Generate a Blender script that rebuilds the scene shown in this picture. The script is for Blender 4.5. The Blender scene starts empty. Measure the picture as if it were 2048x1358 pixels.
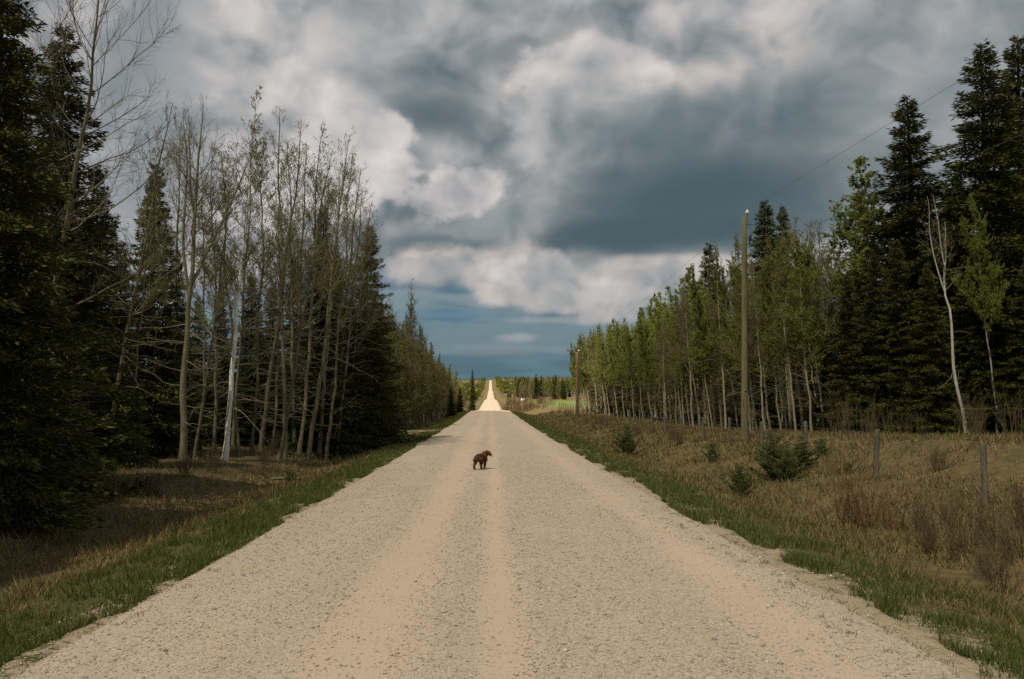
import bpy, math, random
import numpy as np
from mathutils import Vector

# ------------------------------------------------------------------ camera, world, sun, exposure
scene = bpy.context.scene
COL = scene.collection
EYE = 1.95                                     # eye height above the road surface at the camera
cam_data = bpy.data.cameras.new('camera')
cam_data.sensor_width = 36.0
cam_data.lens = 28.125
cam_data.clip_end = 20000.0
cam = bpy.data.objects.new('camera', cam_data)
COL.objects.link(cam)
cam.location = (0.0, 0.0, EYE)
cam.rotation_euler = (math.radians(90 + 2.61), 0, -math.radians(1.54))
scene.camera = cam

SUN_EL = math.radians(60)
SUN_AZ = math.atan2(-0.60, -0.80)              # compass style: atan2(x, y) of the direction to the sun
TO_SUN = Vector((math.sin(SUN_AZ) * math.cos(SUN_EL), math.cos(SUN_AZ) * math.cos(SUN_EL), math.sin(SUN_EL)))
sun_data = bpy.data.lights.new('sun', 'SUN')
sun_data.energy = 5.0
sun_data.angle = math.radians(0.6)
sun_data.color = (1.0, 0.91, 0.76)
sun = bpy.data.objects.new('sun', sun_data)
COL.objects.link(sun)
sun.rotation_euler = TO_SUN.to_track_quat('Z', 'Y').to_euler()

vs = scene.view_settings
vs.view_transform = 'Standard'
vs.look = 'None'
vs.exposure = 0.62
vs.gamma = 1.0
vs.use_curve_mapping = False
scene.cycles.use_denoising = False
scene.cycles.max_bounces = 4
scene.cycles.diffuse_bounces = 2
scene.cycles.transparent_max_bounces = 12


class NT:
    """small helper to write node trees as expressions"""
    def __init__(self, tree):
        self.t = tree
        tree.nodes.clear()

    def n(self, kind, **kw):
        nd = self.t.nodes.new(kind)
        for k, v in kw.items():
            setattr(nd, k, v)
        return nd

    def put(self, sock, v):
        if isinstance(v, bpy.types.NodeSocket):
            self.t.links.new(v, sock)
        elif v is not None:
            if isinstance(v, (tuple, list)) and sock.type == 'RGBA' and len(v) == 3:
                v = tuple(v) + (1.0,)
            sock.default_value = v

    def m(self, op, a, b=None, c=None, clamp=False):
        nd = self.n('ShaderNodeMath', operation=op, use_clamp=clamp)
        for i, v in enumerate((a, b, c)):
            if v is not None:
                self.put(nd.inputs[i], v)
        return nd.outputs[0]

    def v(self, op, a, b=None, scale=None):
        nd = self.n('ShaderNodeVectorMath', operation=op)
        self.put(nd.inputs[0], a)
        if b is not None:
            self.put(nd.inputs[1], b)
        if scale is not None:
            self.put(nd.inputs['Scale'], scale)
        return nd.outputs['Value'] if op in ('LENGTH', 'DOT_PRODUCT', 'DISTANCE') else nd.outputs[0]

    def xyz(self, a):
        nd = self.n('ShaderNodeSeparateXYZ')
        self.put(nd.inputs[0], a)
        return nd.outputs

    def comb(self, x, y, z):
        nd = self.n('ShaderNodeCombineXYZ')
        for i, v in enumerate((x, y, z)):
            self.put(nd.inputs[i], v)
        return nd.outputs[0]

    def noise(self, vec, scale, detail=4, rough=0.5, out=0, distortion=0.0):
        nd = self.n('ShaderNodeTexNoise')
        self.put(nd.inputs['Vector'], vec)
        self.put(nd.inputs['Scale'], scale)
        self.put(nd.inputs['Detail'], detail)
        self.put(nd.inputs['Roughness'], rough)
        self.put(nd.inputs['Distortion'], distortion)
        return nd.outputs[out]

    def mix(self, f, a, b, blend='MIX'):
        nd = self.n('ShaderNodeMix', data_type='RGBA', blend_type=blend)
        self.put(nd.inputs[0], f)
        self.put(nd.inputs[6], a)
        self.put(nd.inputs[7], b)
        return nd.outputs[2]

    def step(self, x, lo, hi, a=0.0, b=1.0):
        nd = self.n('ShaderNodeMapRange', interpolation_type='SMOOTHSTEP')
        for i, q in enumerate((x, lo, hi, a, b)):
            self.put(nd.inputs[i], q)
        return nd.outputs[0]

    def ramp(self, f, stops):
        nd = self.n('ShaderNodeValToRGB')
        self.put(nd.inputs[0], f)
        cr = nd.color_ramp
        while len(cr.elements) < len(stops):
            cr.elements.new(0.5)
        for e, (p, c) in zip(cr.elements, stops):
            e.position = p
            e.color = tuple(c) + (1.0,)
        return nd.outputs[0]


def build_world():
    w = bpy.data.worlds.new('World')
    scene.world = w
    w.use_nodes = True
    g = NT(w.node_tree)
    d = g.v('NORMALIZE', g.n('ShaderNodeTexCoord').outputs['Generated'])
    x, y, z = g.xyz(d)
    deg = 57.29578
    az = g.m('MULTIPLY', g.m('ARCTAN2', x, y), deg)
    el = g.m('MULTIPLY', g.m('ARCSINE', z), deg)
    # clouds flatten towards the horizon: noise space stretched in elevation
    p = g.v('MULTIPLY', d, (1.0, 1.0, 1.3))
    n_big = g.noise(p, 2.6, 3, 0.5)
    n_mid = g.noise(g.v('ADD', p, (3.1, 7.7, 1.3)), 6.0, 3, 0.5)
    n_fine = g.noise(g.v('ADD', p, (1.7, 2.2, 5.1)), 24.0, 3, 0.6)
    # heaped, cauliflower-like billows: fractal cells, pushed about by noise
    warp = g.v('SCALE', g.v('SUBTRACT', g.noise(p, 9.0, 2, 0.5, out=1), (0.5, 0.5, 0.5)), scale=0.08)
    pb = g.v('ADD', p, warp)

    def billow(q):
        vo = g.n('ShaderNodeTexVoronoi', feature='F1')
        g.put(vo.inputs['Vector'], q)
        g.put(vo.inputs['Scale'], 10.5)
        g.put(vo.inputs['Detail'], 2.4)
        g.put(vo.inputs['Roughness'], 0.40)
        g.put(vo.inputs['Lacunarity'], 2.3)
        return g.m('SUBTRACT', 0.6, vo.outputs['Distance'])

    bl = billow(pb)
    # the same heaps a little nearer the sun give the lit and the shaded sides
    bl_s = billow(g.v('ADD', pb, (-0.020, -0.010, 0.034)))
    relief = g.m('ADD', g.m('MULTIPLY', g.m('SUBTRACT', bl, bl_s), 0.46), g.m('MULTIPLY', g.m('SUBTRACT', n_fine, 0.5), 0.20))
    wa = g.m('SUBTRACT', n_big, 0.5)
    wb = g.m('ADD', g.m('ADD', g.m('SUBTRACT', n_mid, 0.5), g.m('MULTIPLY', bl, 0.20)), g.m('MULTIPLY', g.m('SUBTRACT', n_fine, 0.5), 0.35))
    stretch = g.v('MULTIPLY', d, (1.0, 1.0, 9.0))
    n_str = g.noise(stretch, 3.4, 3, 0.5)

    def blob(a0, e0, ra, re, lo=1.15, hi=0.75, big=0.9, mid=1.3, rot=0.0):
        da = g.m('SUBTRACT', az, a0)
        de = g.m('SUBTRACT', el, e0)
        if rot:
            c, s = math.cos(math.radians(rot)), math.sin(math.radians(rot))
            da, de = (g.m('ADD', g.m('MULTIPLY', da, c), g.m('MULTIPLY', de, s)),
                      g.m('SUBTRACT', g.m('MULTIPLY', de, c), g.m('MULTIPLY', da, s)))
        q = g.m('SQRT', g.m('ADD', g.m('POWER', g.m('DIVIDE', da, ra), 2.0), g.m('POWER', g.m('DIVIDE', de, re), 2.0)))
        q = g.m('SUBTRACT', q, g.m('ADD', g.m('MULTIPLY', wa, big), g.m('MULTIPLY', wb, mid)))
        return g.step(q, lo, hi)

    sky = g.n('ShaderNodeTexSky', sky_type='NISHITA', sun_disc=False)
    sky.sun_elevation = SUN_EL
    sky.sun_rotation = SUN_AZ
    clear = g.v('SCALE', sky.outputs[0], scale=0.05)
    # distant rain-blue air below the deck, over the clear sky
    low = g.ramp(g.m('DIVIDE', el, 30.0), [(0.0, (0.064, 0.135, 0.180)), (0.10, (0.072, 0.145, 0.190)),
                                           (0.20, (0.060, 0.135, 0.195)), (0.30, (0.15, 0.20, 0.235)), (0.7, (0.20, 0.245, 0.28))])
    c = g.mix(0.86, clear, low)
    # thin layered stratus
    st = g.m('MULTIPLY', g.step(g.m('ADD', n_str, g.m('MULTIPLY', wb, 0.25)), 0.42, 0.56), 0.95)
    c = g.mix(st, c, g.ramp(g.m('DIVIDE', el, 30.0), [(0.0, (0.105, 0.185, 0.225)), (0.12, (0.155, 0.22, 0.25)), (0.25, (0.23, 0.275, 0.295)), (0.5, (0.36, 0.37, 0.385))]))
    # the general broken deck above
    deck = g.m('MULTIPLY', g.step(g.m('ADD', el, g.m('MULTIPLY', wb, 7.0)), 3.6, 7.6), g.step(g.m('ADD', n_big, g.m('MULTIPLY', wb, 0.5)), 0.16, 0.34))
    tone = g.m('ADD', g.m('ADD', 0.5, g.m('MULTIPLY', relief, 1.8)), g.m('MULTIPLY', wa, 1.2))
    deck_c = g.ramp(tone, [(0.0, (0.130, 0.165, 0.182)), (0.35, (0.240, 0.262, 0.275)), (0.6, (0.355, 0.355, 0.36)), (1.0, (0.56, 0.525, 0.51))])
    c = g.mix(deck, c, deck_c)
    lit = g.ramp(g.m('ADD', 0.62, g.m('MULTIPLY', relief, 2.0)), [(0.0, (0.27, 0.285, 0.30)), (0.5, (0.47, 0.45, 0.445)), (1.0, (0.64, 0.60, 0.575))])
    shade = g.ramp(g.m('ADD', 0.45, g.m('ADD', g.m('MULTIPLY', relief, 1.6), g.m('MULTIPLY', wa, 0.5))), [(0.0, (0.095, 0.138, 0.155)), (0.5, (0.165, 0.202, 0.218)), (1.0, (0.30, 0.312, 0.325))])

    dim = g.ramp(g.m('ADD', 0.55, g.m('MULTIPLY', relief, 2.4)), [(0.0, (0.19, 0.225, 0.245)), (0.5, (0.33, 0.335, 0.335)), (1.0, (0.50, 0.455, 0.425))])

    def lay(c, col, m, amount=1.0):
        return g.mix(g.m('MULTIPLY', m, amount), c, col)

    for kind, a0, e0, ra, re, amount, kw in CLOUDS:
        col = {'lit': lit, 'dim': dim, 'shade': shade, 'dark': (0.062, 0.100, 0.115), 'grey': (0.225, 0.255, 0.275), 'blue': (0.052, 0.168, 0.275),
               'cream': (0.50, 0.455, 0.42), 'pale': (0.36, 0.365, 0.37), 'white': (0.66, 0.615, 0.595)}[kind]
        c = lay(c, col, blob(a0, e0, ra, re, **kw), amount)
    w.cycles.sampling_method = 'NONE'
    bg = g.n('ShaderNodeBackground')
    g.put(bg.inputs[0], c)
    g.put(bg.inputs[1], 0.74)
    out = g.n('ShaderNodeOutputWorld')
    g.t.links.new(bg.outputs[0], out.inputs[0])


SOFT = dict(lo=1.5, hi=0.3)
FAINT = dict(lo=1.7, hi=0.1, big=0.6, mid=0.8)
CRISP = dict(lo=1.08, hi=0.88, big=0.5, mid=1.5)
#          kind   azimuth  elevation  half widths (deg)  amount
CLOUDS = [
    ('lit', -12.0, 20.2, 8.9, 7.0, 0.7, dict(lo=1.3, hi=0.4, mid=1.6)),
    ('grey', -23.4, 16.7, 3.6, 10.8, 0.8, SOFT),
    ('shade', -5.4, 23.3, 9.2, 2.5, 0.55, SOFT),
    ('shade', -4.3, 19.3, 5.3, 3.7, 0.9, dict(lo=1.25, hi=0.4, mid=1.6)),
    ('dark', -3.6, 18.2, 3.6, 2.0, 0.6, SOFT),
    ('lit', -10.3, 15.2, 6.6, 4.1, 0.9, dict(lo=1.10, hi=0.8, mid=2.4)),
    ('white', -10.3, 17.6, 3.1, 1.9, 0.4, SOFT),
    ('dim', 12.6, 20.5, 11.6, 4.5, 0.85, dict(lo=1.1, hi=0.7, mid=1.8)),
    ('lit', 8.8, 21.0, 6.6, 2.5, 0.7, dict(lo=1.08, hi=0.75, mid=2.4)),
    ('shade', 14.7, 15.0, 14.4, 5.7, 1.0, dict(lo=1.2, hi=0.6, mid=1.4)),
    ('grey', 29.3, 17.3, 7.1, 6.9, 0.55, SOFT),
    ('lit', -1.1, 12.9, 5.0, 3.2, 0.85, dict(lo=1.12, hi=0.75, mid=2.6)),
    ('white', 2.9, 16.1, 2.1, 3.0, 0.5, dict(lo=1.4, hi=0.2, mid=2.4)),
    ('shade', -4.3, 8.9, 6.8, 1.6, 0.95, dict(lo=1.3, hi=0.5, mid=1.4)),
    ('dark', -3.3, 8.9, 4.6, 1.1, 0.7, dict(lo=1.4, hi=0.4)),
    ('shade', 13.7, 11.1, 11.8, 3.1, 1.0, dict(lo=1.2, hi=0.7, big=0.5, mid=0.9)),
    ('dim', 2.8, 7.5, 15.0, 2.4, 0.95, dict(lo=1.2, hi=0.6, mid=2.0)),
    ('shade', 13.7, 10.9, 12.5, 2.8, 1.0, dict(lo=1.10, hi=0.82, big=0.4, mid=0.9)),
    ('dark', 14.3, 12.2, 12.1, 4.0, 1.0, dict(lo=1.5, hi=0.1, big=0.5, mid=0.5, rot=7)),
    ('dark', 11.3, 10.1, 10.0, 1.6, 0.9, dict(lo=1.15, hi=0.5, big=0.6, mid=1.3)),
    ('lit', 2.8, 7.7, 3.9, 1.1, 0.5, dict(lo=1.15, hi=0.6, mid=4.0)),
    ('dim', 12.3, 7.7, 6.5, 1.0, 0.9, dict(lo=1.2, hi=0.5, big=0.3, mid=1.2)),
    ('dim', 7.4, 5.7, 6.7, 1.4, 0.9, dict(lo=1.2, hi=0.5, mid=3.0)),
    ('lit', 8.7, 6.1, 3.1, 0.8, 0.4, dict(lo=1.2, hi=0.4, mid=4.0)),
    ('blue', -3.6, 4.4, 5.0, 0.6, 0.35, dict(lo=1.5, hi=0.3, big=0.4, mid=1.5)),
    ('pale', 5.0, 4.0, 5.7, 0.3, 0.45, dict(lo=1.4, hi=0.2, mid=2.5)),
    ('grey', -0.8, 1.9, 6.8, 0.5, 0.5, dict(lo=1.4, hi=0.2, mid=2.0)),
    ('pale', 2.1, 2.8, 2.1, 0.4, 0.6, dict(lo=1.3, hi=0.2, mid=4.0)),
]
build_world()

# ------------------------------------------------------------------ generic helpers
rng = np.random.default_rng(11)


def at(px, d):
    """lateral position of something seen at bearing px (of a 2048 wide view) at distance d along the road"""
    return d * math.tan(math.radians(1.54) + math.atan((px - 1024.0) / 1600.0))


def level(py, d):
    """world height seen at row py at distance d"""
    return EYE + (752.0 - py) / 1600.0 * d


def mesh_from(name, V, F, smooth=False, attr=None):
    V = np.ascontiguousarray(V, dtype=np.float32)
    F = np.ascontiguousarray(F, dtype=np.int32)
    me = bpy.data.meshes.new(name)
    nf, k = F.shape
    me.vertices.add(len(V))
    me.vertices.foreach_set('co', V.ravel())
    me.loops.add(nf * k)
    me.loops.foreach_set('vertex_index', F.ravel())
    me.polygons.add(nf)
    me.polygons.foreach_set('loop_start', np.arange(0, nf * k, k, dtype=np.int32))
    me.polygons.foreach_set('loop_total', np.full(nf, k, dtype=np.int32))
    if smooth:
        me.polygons.foreach_set('use_smooth', np.ones(nf, dtype=bool))
    if attr is not None:
        a = me.attributes.new('tint', 'FLOAT', 'POINT')
        a.data.foreach_set('value', np.ascontiguousarray(attr, dtype=np.float32))
    me.update()
    return me


def join(parts):
    Vs, Fs, o = [], [], 0
    for V, F in parts:
        Vs.append(V)
        Fs.append(F + o)
        o += len(V)
    return np.concatenate(Vs), np.concatenate(Fs)


def new_obj(name, me, mat=None, parent=None):
    o = bpy.data.objects.new(name, me)
    COL.objects.link(o)
    if mat is not None and me is not None and not me.materials:
        me.materials.append(mat)
    if parent is not None:
        o.parent = parent
    return o


def tag(o, label=None, cat=None, group=None, kind=None):
    for k, v in (('label', label), ('category', cat), ('group', group), ('kind', kind)):
        if v:
            o[k] = v
    return o


def empty(name, loc):
    o = bpy.data.objects.new(name, None)
    o.empty_display_size = 0.3
    COL.objects.link(o)
    o.location = loc
    return o


def unit(a):
    return a / np.maximum(np.linalg.norm(a, axis=-1, keepdims=True), 1e-9)


def tubes(P, R, k):
    """P (B,n,3) polylines, R (B,n) radii -> quads"""
    B, n, _ = P.shape
    T = unit(np.gradient(P, axis=1))
    ref = np.where(np.abs(T[..., 2:3]) > 0.9, np.array([1.0, 0, 0]), np.array([0, 0, 1.0]))
    U = unit(np.cross(T, ref))
    W = np.cross(T, U)
    a = np.arange(k) * 2 * np.pi / k
    V = P[:, :, None, :] + R[:, :, None, None] * (np.cos(a)[None, None, :, None] * U[:, :, None, :] + np.sin(a)[None, None, :, None] * W[:, :, None, :])
    idx = np.arange(B * n * k).reshape(B, n, k)
    a0 = idx[:, :-1, :]
    a1 = np.roll(a0, -1, axis=2)
    b0 = idx[:, 1:, :]
    b1 = np.roll(b0, -1, axis=2)
    F = np.stack([a0, a1, b1, b0], axis=-1).reshape(-1, 4)
    return V.reshape(-1, 3), F


def kites(O, D, L, W, N, mid=0.45):
    """flat kite shaped sprays: origin, direction, length, half width, side normal hint"""
    S = unit(np.cross(D, N))
    L = L[:, None]
    W = W[:, None]
    V = np.stack([O, O + D * L * mid + S * W, O + D * L, O + D * L * mid - S * W], axis=1)
    F = np.arange(len(O) * 4).reshape(-1, 4)
    return V.reshape(-1, 3), F


def hash2(ix, iy, s):
    v = np.sin(ix * 127.1 + iy * 311.7 + s * 74.7) * 43758.5453
    return v - np.floor(v)


def vnoise(x, y, s=0):
    ix, iy = np.floor(x), np.floor(y)
    fx, fy = x - ix, y - iy
    fx, fy = fx * fx * (3 - 2 * fx), fy * fy * (3 - 2 * fy)
    a, b = hash2(ix, iy, s), hash2(ix + 1, iy, s)
    c, d = hash2(ix, iy + 1, s), hash2(ix + 1, iy + 1, s)
    return (a * (1 - fx) + b * fx) * (1 - fy) + (c * (1 - fx) + d * fx) * fy - 0.5


# ------------------------------------------------------------------ shape of the land
_d = np.array([-400, -60, 0, 6, 28, 49, 86, 124, 141, 170, 255, 493, 650, 800, 1000, 1240, 1500, 1870, 2800, 3200, 9000.0])
_z = EYE - np.array([-12, -0.4, 1.95, 2.17, 2.97, 3.64, 4.73, 5.70, 6.12, 7.35, 10.75, 14.8, 19.0, 22.4, 23.2, 23.2, 28.5, 30.2, 15.8, 17.0, 60.0])
_dd = np.arange(-400, 9000, 1.0)
_zz = np.interp(_dd, _d, _z)
_k = np.hanning(15)
_zz = np.convolve(np.pad(_zz, 7, mode='edge'), _k / _k.sum(), mode='valid')


def zroad(y):
    return np.interp(y, _dd, _zz)


def ground(x, y):
    x = np.asarray(x, dtype=float)
    y = np.asarray(y, dtype=float)
    m = np.interp(y, [0, 12, 22, 32, 45, 60, 120, 145, 200, 400, 600, 1000], [0.95, 1.1, 1.0, 0.6, 0.25, 0.12, 0.1, 0.4, 1.7, 2.6, 4.0, 5.0])
    xr = [3.2, 3.6, 5.0, 6.2, 7.0, 8.3, 9.7]
    right = np.interp(x, xr, [-0.10, -0.03, -0.16, -0.46, -0.55, -0.25, 0.06])
    t = np.clip((x - 9.7) / 3.2, 0, 1)
    right = right + (m - 0.06) * t * t * (3 - 2 * t)
    left = np.interp(-x, [3.2, 3.6, 5.0, 6.4, 7.4, 9.0, 11.0, 30.0], [-0.10, -0.03, -0.20, -0.58, -0.66, -0.30, -0.08, 0.25])
    tr = np.clip(1.6 - np.abs(y - 58.5) / 2.0, 0, 1) * (x > -16)
    left = left * (1 - tr) + np.where(-x > 3.6, -0.06, left) * tr
    h = np.where(x >= 0, right, left)
    ax = np.abs(x)
    rough = np.clip((ax - 3.3) / 1.0, 0, 1)
    near = np.clip(1 - y / 160, 0, 1)
    h = h + rough * near * (0.05 * vnoise(x * 1.7, y * 1.7, 1) + 0.03 * vnoise(x * 4.1, y * 4.1, 2))
    h = h + np.clip((ax - 6) / 4, 0, 1) * 0.30 * vnoise(x * 0.28, y * 0.28, 3) * near
    far = np.clip((ax - 40) / 200, 0, 1)
    h = h + far * (9.0 * vnoise(x / 260, y / 260, 4) + 5.0 * vnoise(x / 110, y / 110, 5)) * np.clip((y - 60) / 300, 0, 1)
    return zroad(y) + h


def road_z(x, y):
    x = np.asarray(x, dtype=float)
    z = zroad(y) + 0.085 * (1 - (x / 3.6) ** 2)
    edge = np.clip((np.abs(x) - 3.42) / 0.3, 0, 1)
    z = z - 0.14 * edge
    for c, w, a in TRACKS:
        z = z - a * np.exp(-((x - c) / w) ** 2)
    return z + 0.010 * vnoise(x * 2.3, np.asarray(y) * 0.9, 8)


TRACKS = [(-0.98, 0.34, 0.022), (0.12, 0.20, 0.018), (2.45, 0.30, 0.014), (-2.35, 0.3, 0.006)]


# ------------------------------------------------------------------ materials
def material(name):
    m = bpy.data.materials.new(name)
    m.use_nodes = True
    return m, NT(m.node_tree)


def finish(g, col, rough=0.8, normal=None, spec=0.2, trans=0.0, trans_col=None):
    b = g.n('ShaderNodeBsdfPrincipled')
    g.put(b.inputs['Base Color'], col)
    g.put(b.inputs['Roughness'], rough)
    g.put(b.inputs['Specular IOR Level'], spec)
    if normal is not None:
        g.put(b.inputs['Normal'], normal)
    sh = b.outputs[0]
    if trans:
        tr = g.n('ShaderNodeBsdfTranslucent')
        g.put(tr.inputs[0], trans_col if trans_col is not None else col)
        mx = g.n('ShaderNodeMixShader')
        g.put(mx.inputs[0], trans)
        g.t.links.new(sh, mx.inputs[1])
        g.t.links.new(tr.outputs[0], mx.inputs[2])
        sh = mx.outputs[0]
    o = g.n('ShaderNodeOutputMaterial')
    g.t.links.new(sh, o.inputs[0])


def bump(g, h, strength, dist):
    nd = g.n('ShaderNodeBump')
    g.put(nd.inputs['Height'], h)
    g.put(nd.inputs['Strength'], strength)
    g.put(nd.inputs['Distance'], dist)
    return nd.outputs[0]


def island_mat(name, stops, rough=0.75, trans=0.0, spec=0.15, obj_shift=0.25, trans_stops=None):
    """colour picked per loose piece (leaf, blade, stone), shifted a little per object"""
    m, g = material(name)
    r = g.n('ShaderNodeNewGeometry').outputs['Random Per Island']
    o = g.n('ShaderNodeObjectInfo').outputs['Random']
    f = g.m('ADD', g.m('MULTIPLY', r, 1.0 - obj_shift), g.m('MULTIPLY', o, obj_shift))
    tc = g.ramp(f, trans_stops) if trans_stops else None
    finish(g, g.ramp(f, stops), rough, None, spec, trans, tc)
    return m


def bark_mat(name, base, mark, amount, zscale=1.0, obj_stops=None, moss=None):
    m, g = material(name)
    p = g.n('ShaderNodeTexCoord').outputs['Object']
    n1 = g.noise(g.v('MULTIPLY', p, (9.0, 9.0, 2.2)), 1.0, 5, 0.6)
    n2 = g.noise(g.v('MULTIPLY', p, (7.0, 7.0, 26.0 * zscale)), 1.0, 3, 0.55)
    n3 = g.noise(g.v('MULTIPLY', p, (3.0, 3.0, 4.0)), 1.0, 3, 0.5)
    c = g.mix(g.step(n1, 0.25, 0.75), base[0], base[1])
    if moss:
        c = g.mix(g.m('MULTIPLY', g.step(n3, 0.4, 0.65), 0.6), c, moss)
    if obj_stops:
        o = g.n('ShaderNodeObjectInfo').outputs['Random']
        c = g.mix(1.0, c, g.ramp(o, obj_stops), 'MULTIPLY')
    scar = g.m('MULTIPLY', g.step(n2, 0.60, 0.68), g.step(n3, 0.44, 0.58))
    c = g.mix(g.m('MULTIPLY', scar, amount), c, mark)
    finish(g, c, 0.85, bump(g, g.m('ADD', n1, g.m('MULTIPLY', n2, 0.5)), 0.5, 0.02), 0.15)
    return m


def build_ground_materials():
    # --- gravel road
    m, g = material('gravel')
    p = g.n('ShaderNodeNewGeometry').outputs['Position']
    x, y, z = g.xyz(p)
    wob = g.m('MULTIPLY', g.m('SUBTRACT', g.noise(g.v('MULTIPLY', p, (0.5, 0.12, 0)), 1.0, 3, 0.5), 0.5), 0.9)
    xx = g.m('ADD', x, wob)
    fines = None
    for c, wd, a in TRACKS:
        e = g.m('MULTIPLY', g.step(g.m('ABSOLUTE', g.m('SUBTRACT', xx, c)), wd * 2.0, wd * 0.3), min(1.0, a * 50))
        fines = e if fines is None else g.m('MAXIMUM', fines, e)
    patch = g.noise(g.v('MULTIPLY', p, (1.3, 0.45, 0)), 1.0, 5, 0.6)
    fines = g.m('ADD', g.m('MULTIPLY', fines, 0.88), g.m('MULTIPLY', g.m('SUBTRACT', patch, 0.42), 1.5), clamp=True)
    vor = g.n('ShaderNodeTexVoronoi', feature='F1')
    g.put(vor.inputs['Vector'], g.v('MULTIPLY', p, (1, 1, 0.0)))
    g.put(vor.inputs['Scale'], 58.0)
    sep = g.n('ShaderNodeSeparateColor')
    g.put(sep.inputs[0], vor.outputs['Color'])
    stone = g.ramp(sep.outputs[0], [(0.0, (0.23, 0.205, 0.170)), (0.25, (0.35, 0.285, 0.205)), (0.5, (0.425, 0.345, 0.250)), (0.75, (0.32, 0.285, 0.232)), (1.0, (0.55, 0.465, 0.355))])
    grit = g.noise(p, 90.0, 3, 0.6)
    dust = g.mix(grit, (0.400, 0.318, 0.228), (0.510, 0.415, 0.308))
    loose = g.m('MULTIPLY', g.step(sep.outputs[1], g.m('SUBTRACT', 1.0, fines), g.m('SUBTRACT', 1.12, fines)), 1.0)
    col = g.mix(g.m('MULTIPLY', g.m('SUBTRACT', 1.0, loose), 0.75), dust, stone)
    tone = g.noise(g.v('MULTIPLY', p, (0.35, 0.08, 0)), 1.0, 4, 0.55)
    col = g.mix(0.55, col, g.mix(tone, (0.80, 0.80, 0.80), (1.12, 1.10, 1.08)), 'MULTIPLY')
    hgt = g.m('MULTIPLY', g.m('SUBTRACT', 0.6, vor.outputs['Distance']), g.m('SUBTRACT', 1.0, g.m('MULTIPLY', loose, 0.8)))
    finish(g, col, 0.92, bump(g, g.m('ADD', hgt, g.m('MULTIPLY', grit, 0.25)), 0.45, 0.012), 0.12)
    gravel = m
    # --- soil and thatch under the grass
    m, g = material('turf_and_soil')
    p = g.n('ShaderNodeNewGeometry').outputs['Position']
    x, y, z = g.xyz(p)
    n1 = g.noise(p, 0.55, 5, 0.6)
    n2 = g.noise(p, 5.0, 5, 0.65)
    n3 = g.noise(p, 26.0, 3, 0.6)
    straw = g.mix(g.step(n2, 0.3, 0.7), (0.100, 0.075, 0.033), (0.205, 0.152, 0.066))
    straw = g.mix(g.m('MULTIPLY', n3, 0.6), straw, (0.070, 0.055, 0.028))
    green = g.mix(n3, (0.050, 0.056, 0.017), (0.105, 0.100, 0.036))
    ax = g.m('ABSOLUTE', x)
    verge = g.step(g.m('ADD', ax, g.m('MULTIPLY', g.m('SUBTRACT', n1, 0.5), 3.0)), 5.6, 4.4)
    verge = g.m('MULTIPLY', verge, g.step(n2, 0.25, 0.50))
    col = g.mix(verge, straw, green)
    col = g.mix(g.m('MULTIPLY', g.step(n1, 0.52, 0.68), 0.5), col, (0.072, 0.070, 0.024))
    shoulder = g.m('MULTIPLY', g.step(g.m('ADD', ax, g.m('MULTIPLY', g.m('SUBTRACT', n2, 0.5), 2.6)), g.m('SUBTRACT', 4.15, g.m('MULTIPLY', g.m('SIGN', x), -0.3)), 3.6), 0.85)
    col = g.mix(shoulder, col, g.mix(n3, (0.27, 0.21, 0.14), (0.47, 0.38, 0.26)))
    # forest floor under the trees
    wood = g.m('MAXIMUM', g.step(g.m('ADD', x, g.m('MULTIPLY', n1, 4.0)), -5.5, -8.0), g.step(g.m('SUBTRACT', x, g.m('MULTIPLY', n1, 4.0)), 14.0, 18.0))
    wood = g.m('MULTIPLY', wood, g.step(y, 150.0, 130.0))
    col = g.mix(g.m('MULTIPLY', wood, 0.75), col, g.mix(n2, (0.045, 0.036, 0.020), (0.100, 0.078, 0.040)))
    # open pasture on the right beyond the wood
    yn = g.m('ADD', y, g.m('MULTIPLY', n1, 22.0))
    field = g.m('MULTIPLY', g.m('MULTIPLY', g.step(g.m('ADD', x, g.m('MULTIPLY', n1, 2.0)), 12.6, 14.6), g.step(yn, 160.0, 178.0)), g.step(yn, 330.0, 300.0))
    col = g.mix(field, col, g.mix(n2, (0.085, 0.120, 0.030), (0.150, 0.170, 0.048)))
    # meadow glimpsed through the trees on the left
    mead = g.m('MULTIPLY', g.step(x, -19.0, -22.0), g.m('MULTIPLY', g.step(y, 30.0, 38.0), g.step(y, 120.0, 90.0)))
    col = g.mix(g.m('MULTIPLY', mead, 0.8), col, g.mix(n2, (0.10, 0.13, 0.03), (0.17, 0.17, 0.05)))
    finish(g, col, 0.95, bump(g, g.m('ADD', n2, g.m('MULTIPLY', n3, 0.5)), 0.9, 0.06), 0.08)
    return gravel, m


M_GRAVEL, M_SOIL = build_ground_materials()
def track_mat():
    m, g = material('worn_track')
    p = g.n('ShaderNodeNewGeometry').outputs['Position']
    n1, n2 = g.noise(p, 1.4, 4, 0.6), g.noise(p, 22.0, 3, 0.6)
    c = g.mix(n2, (0.17, 0.14, 0.085), (0.30, 0.25, 0.17))
    c = g.mix(g.step(n1, 0.42, 0.6), c, (0.10, 0.095, 0.04))
    finish(g, c, 0.95, bump(g, n2, 0.6, 0.03), 0.1)
    return m


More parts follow.
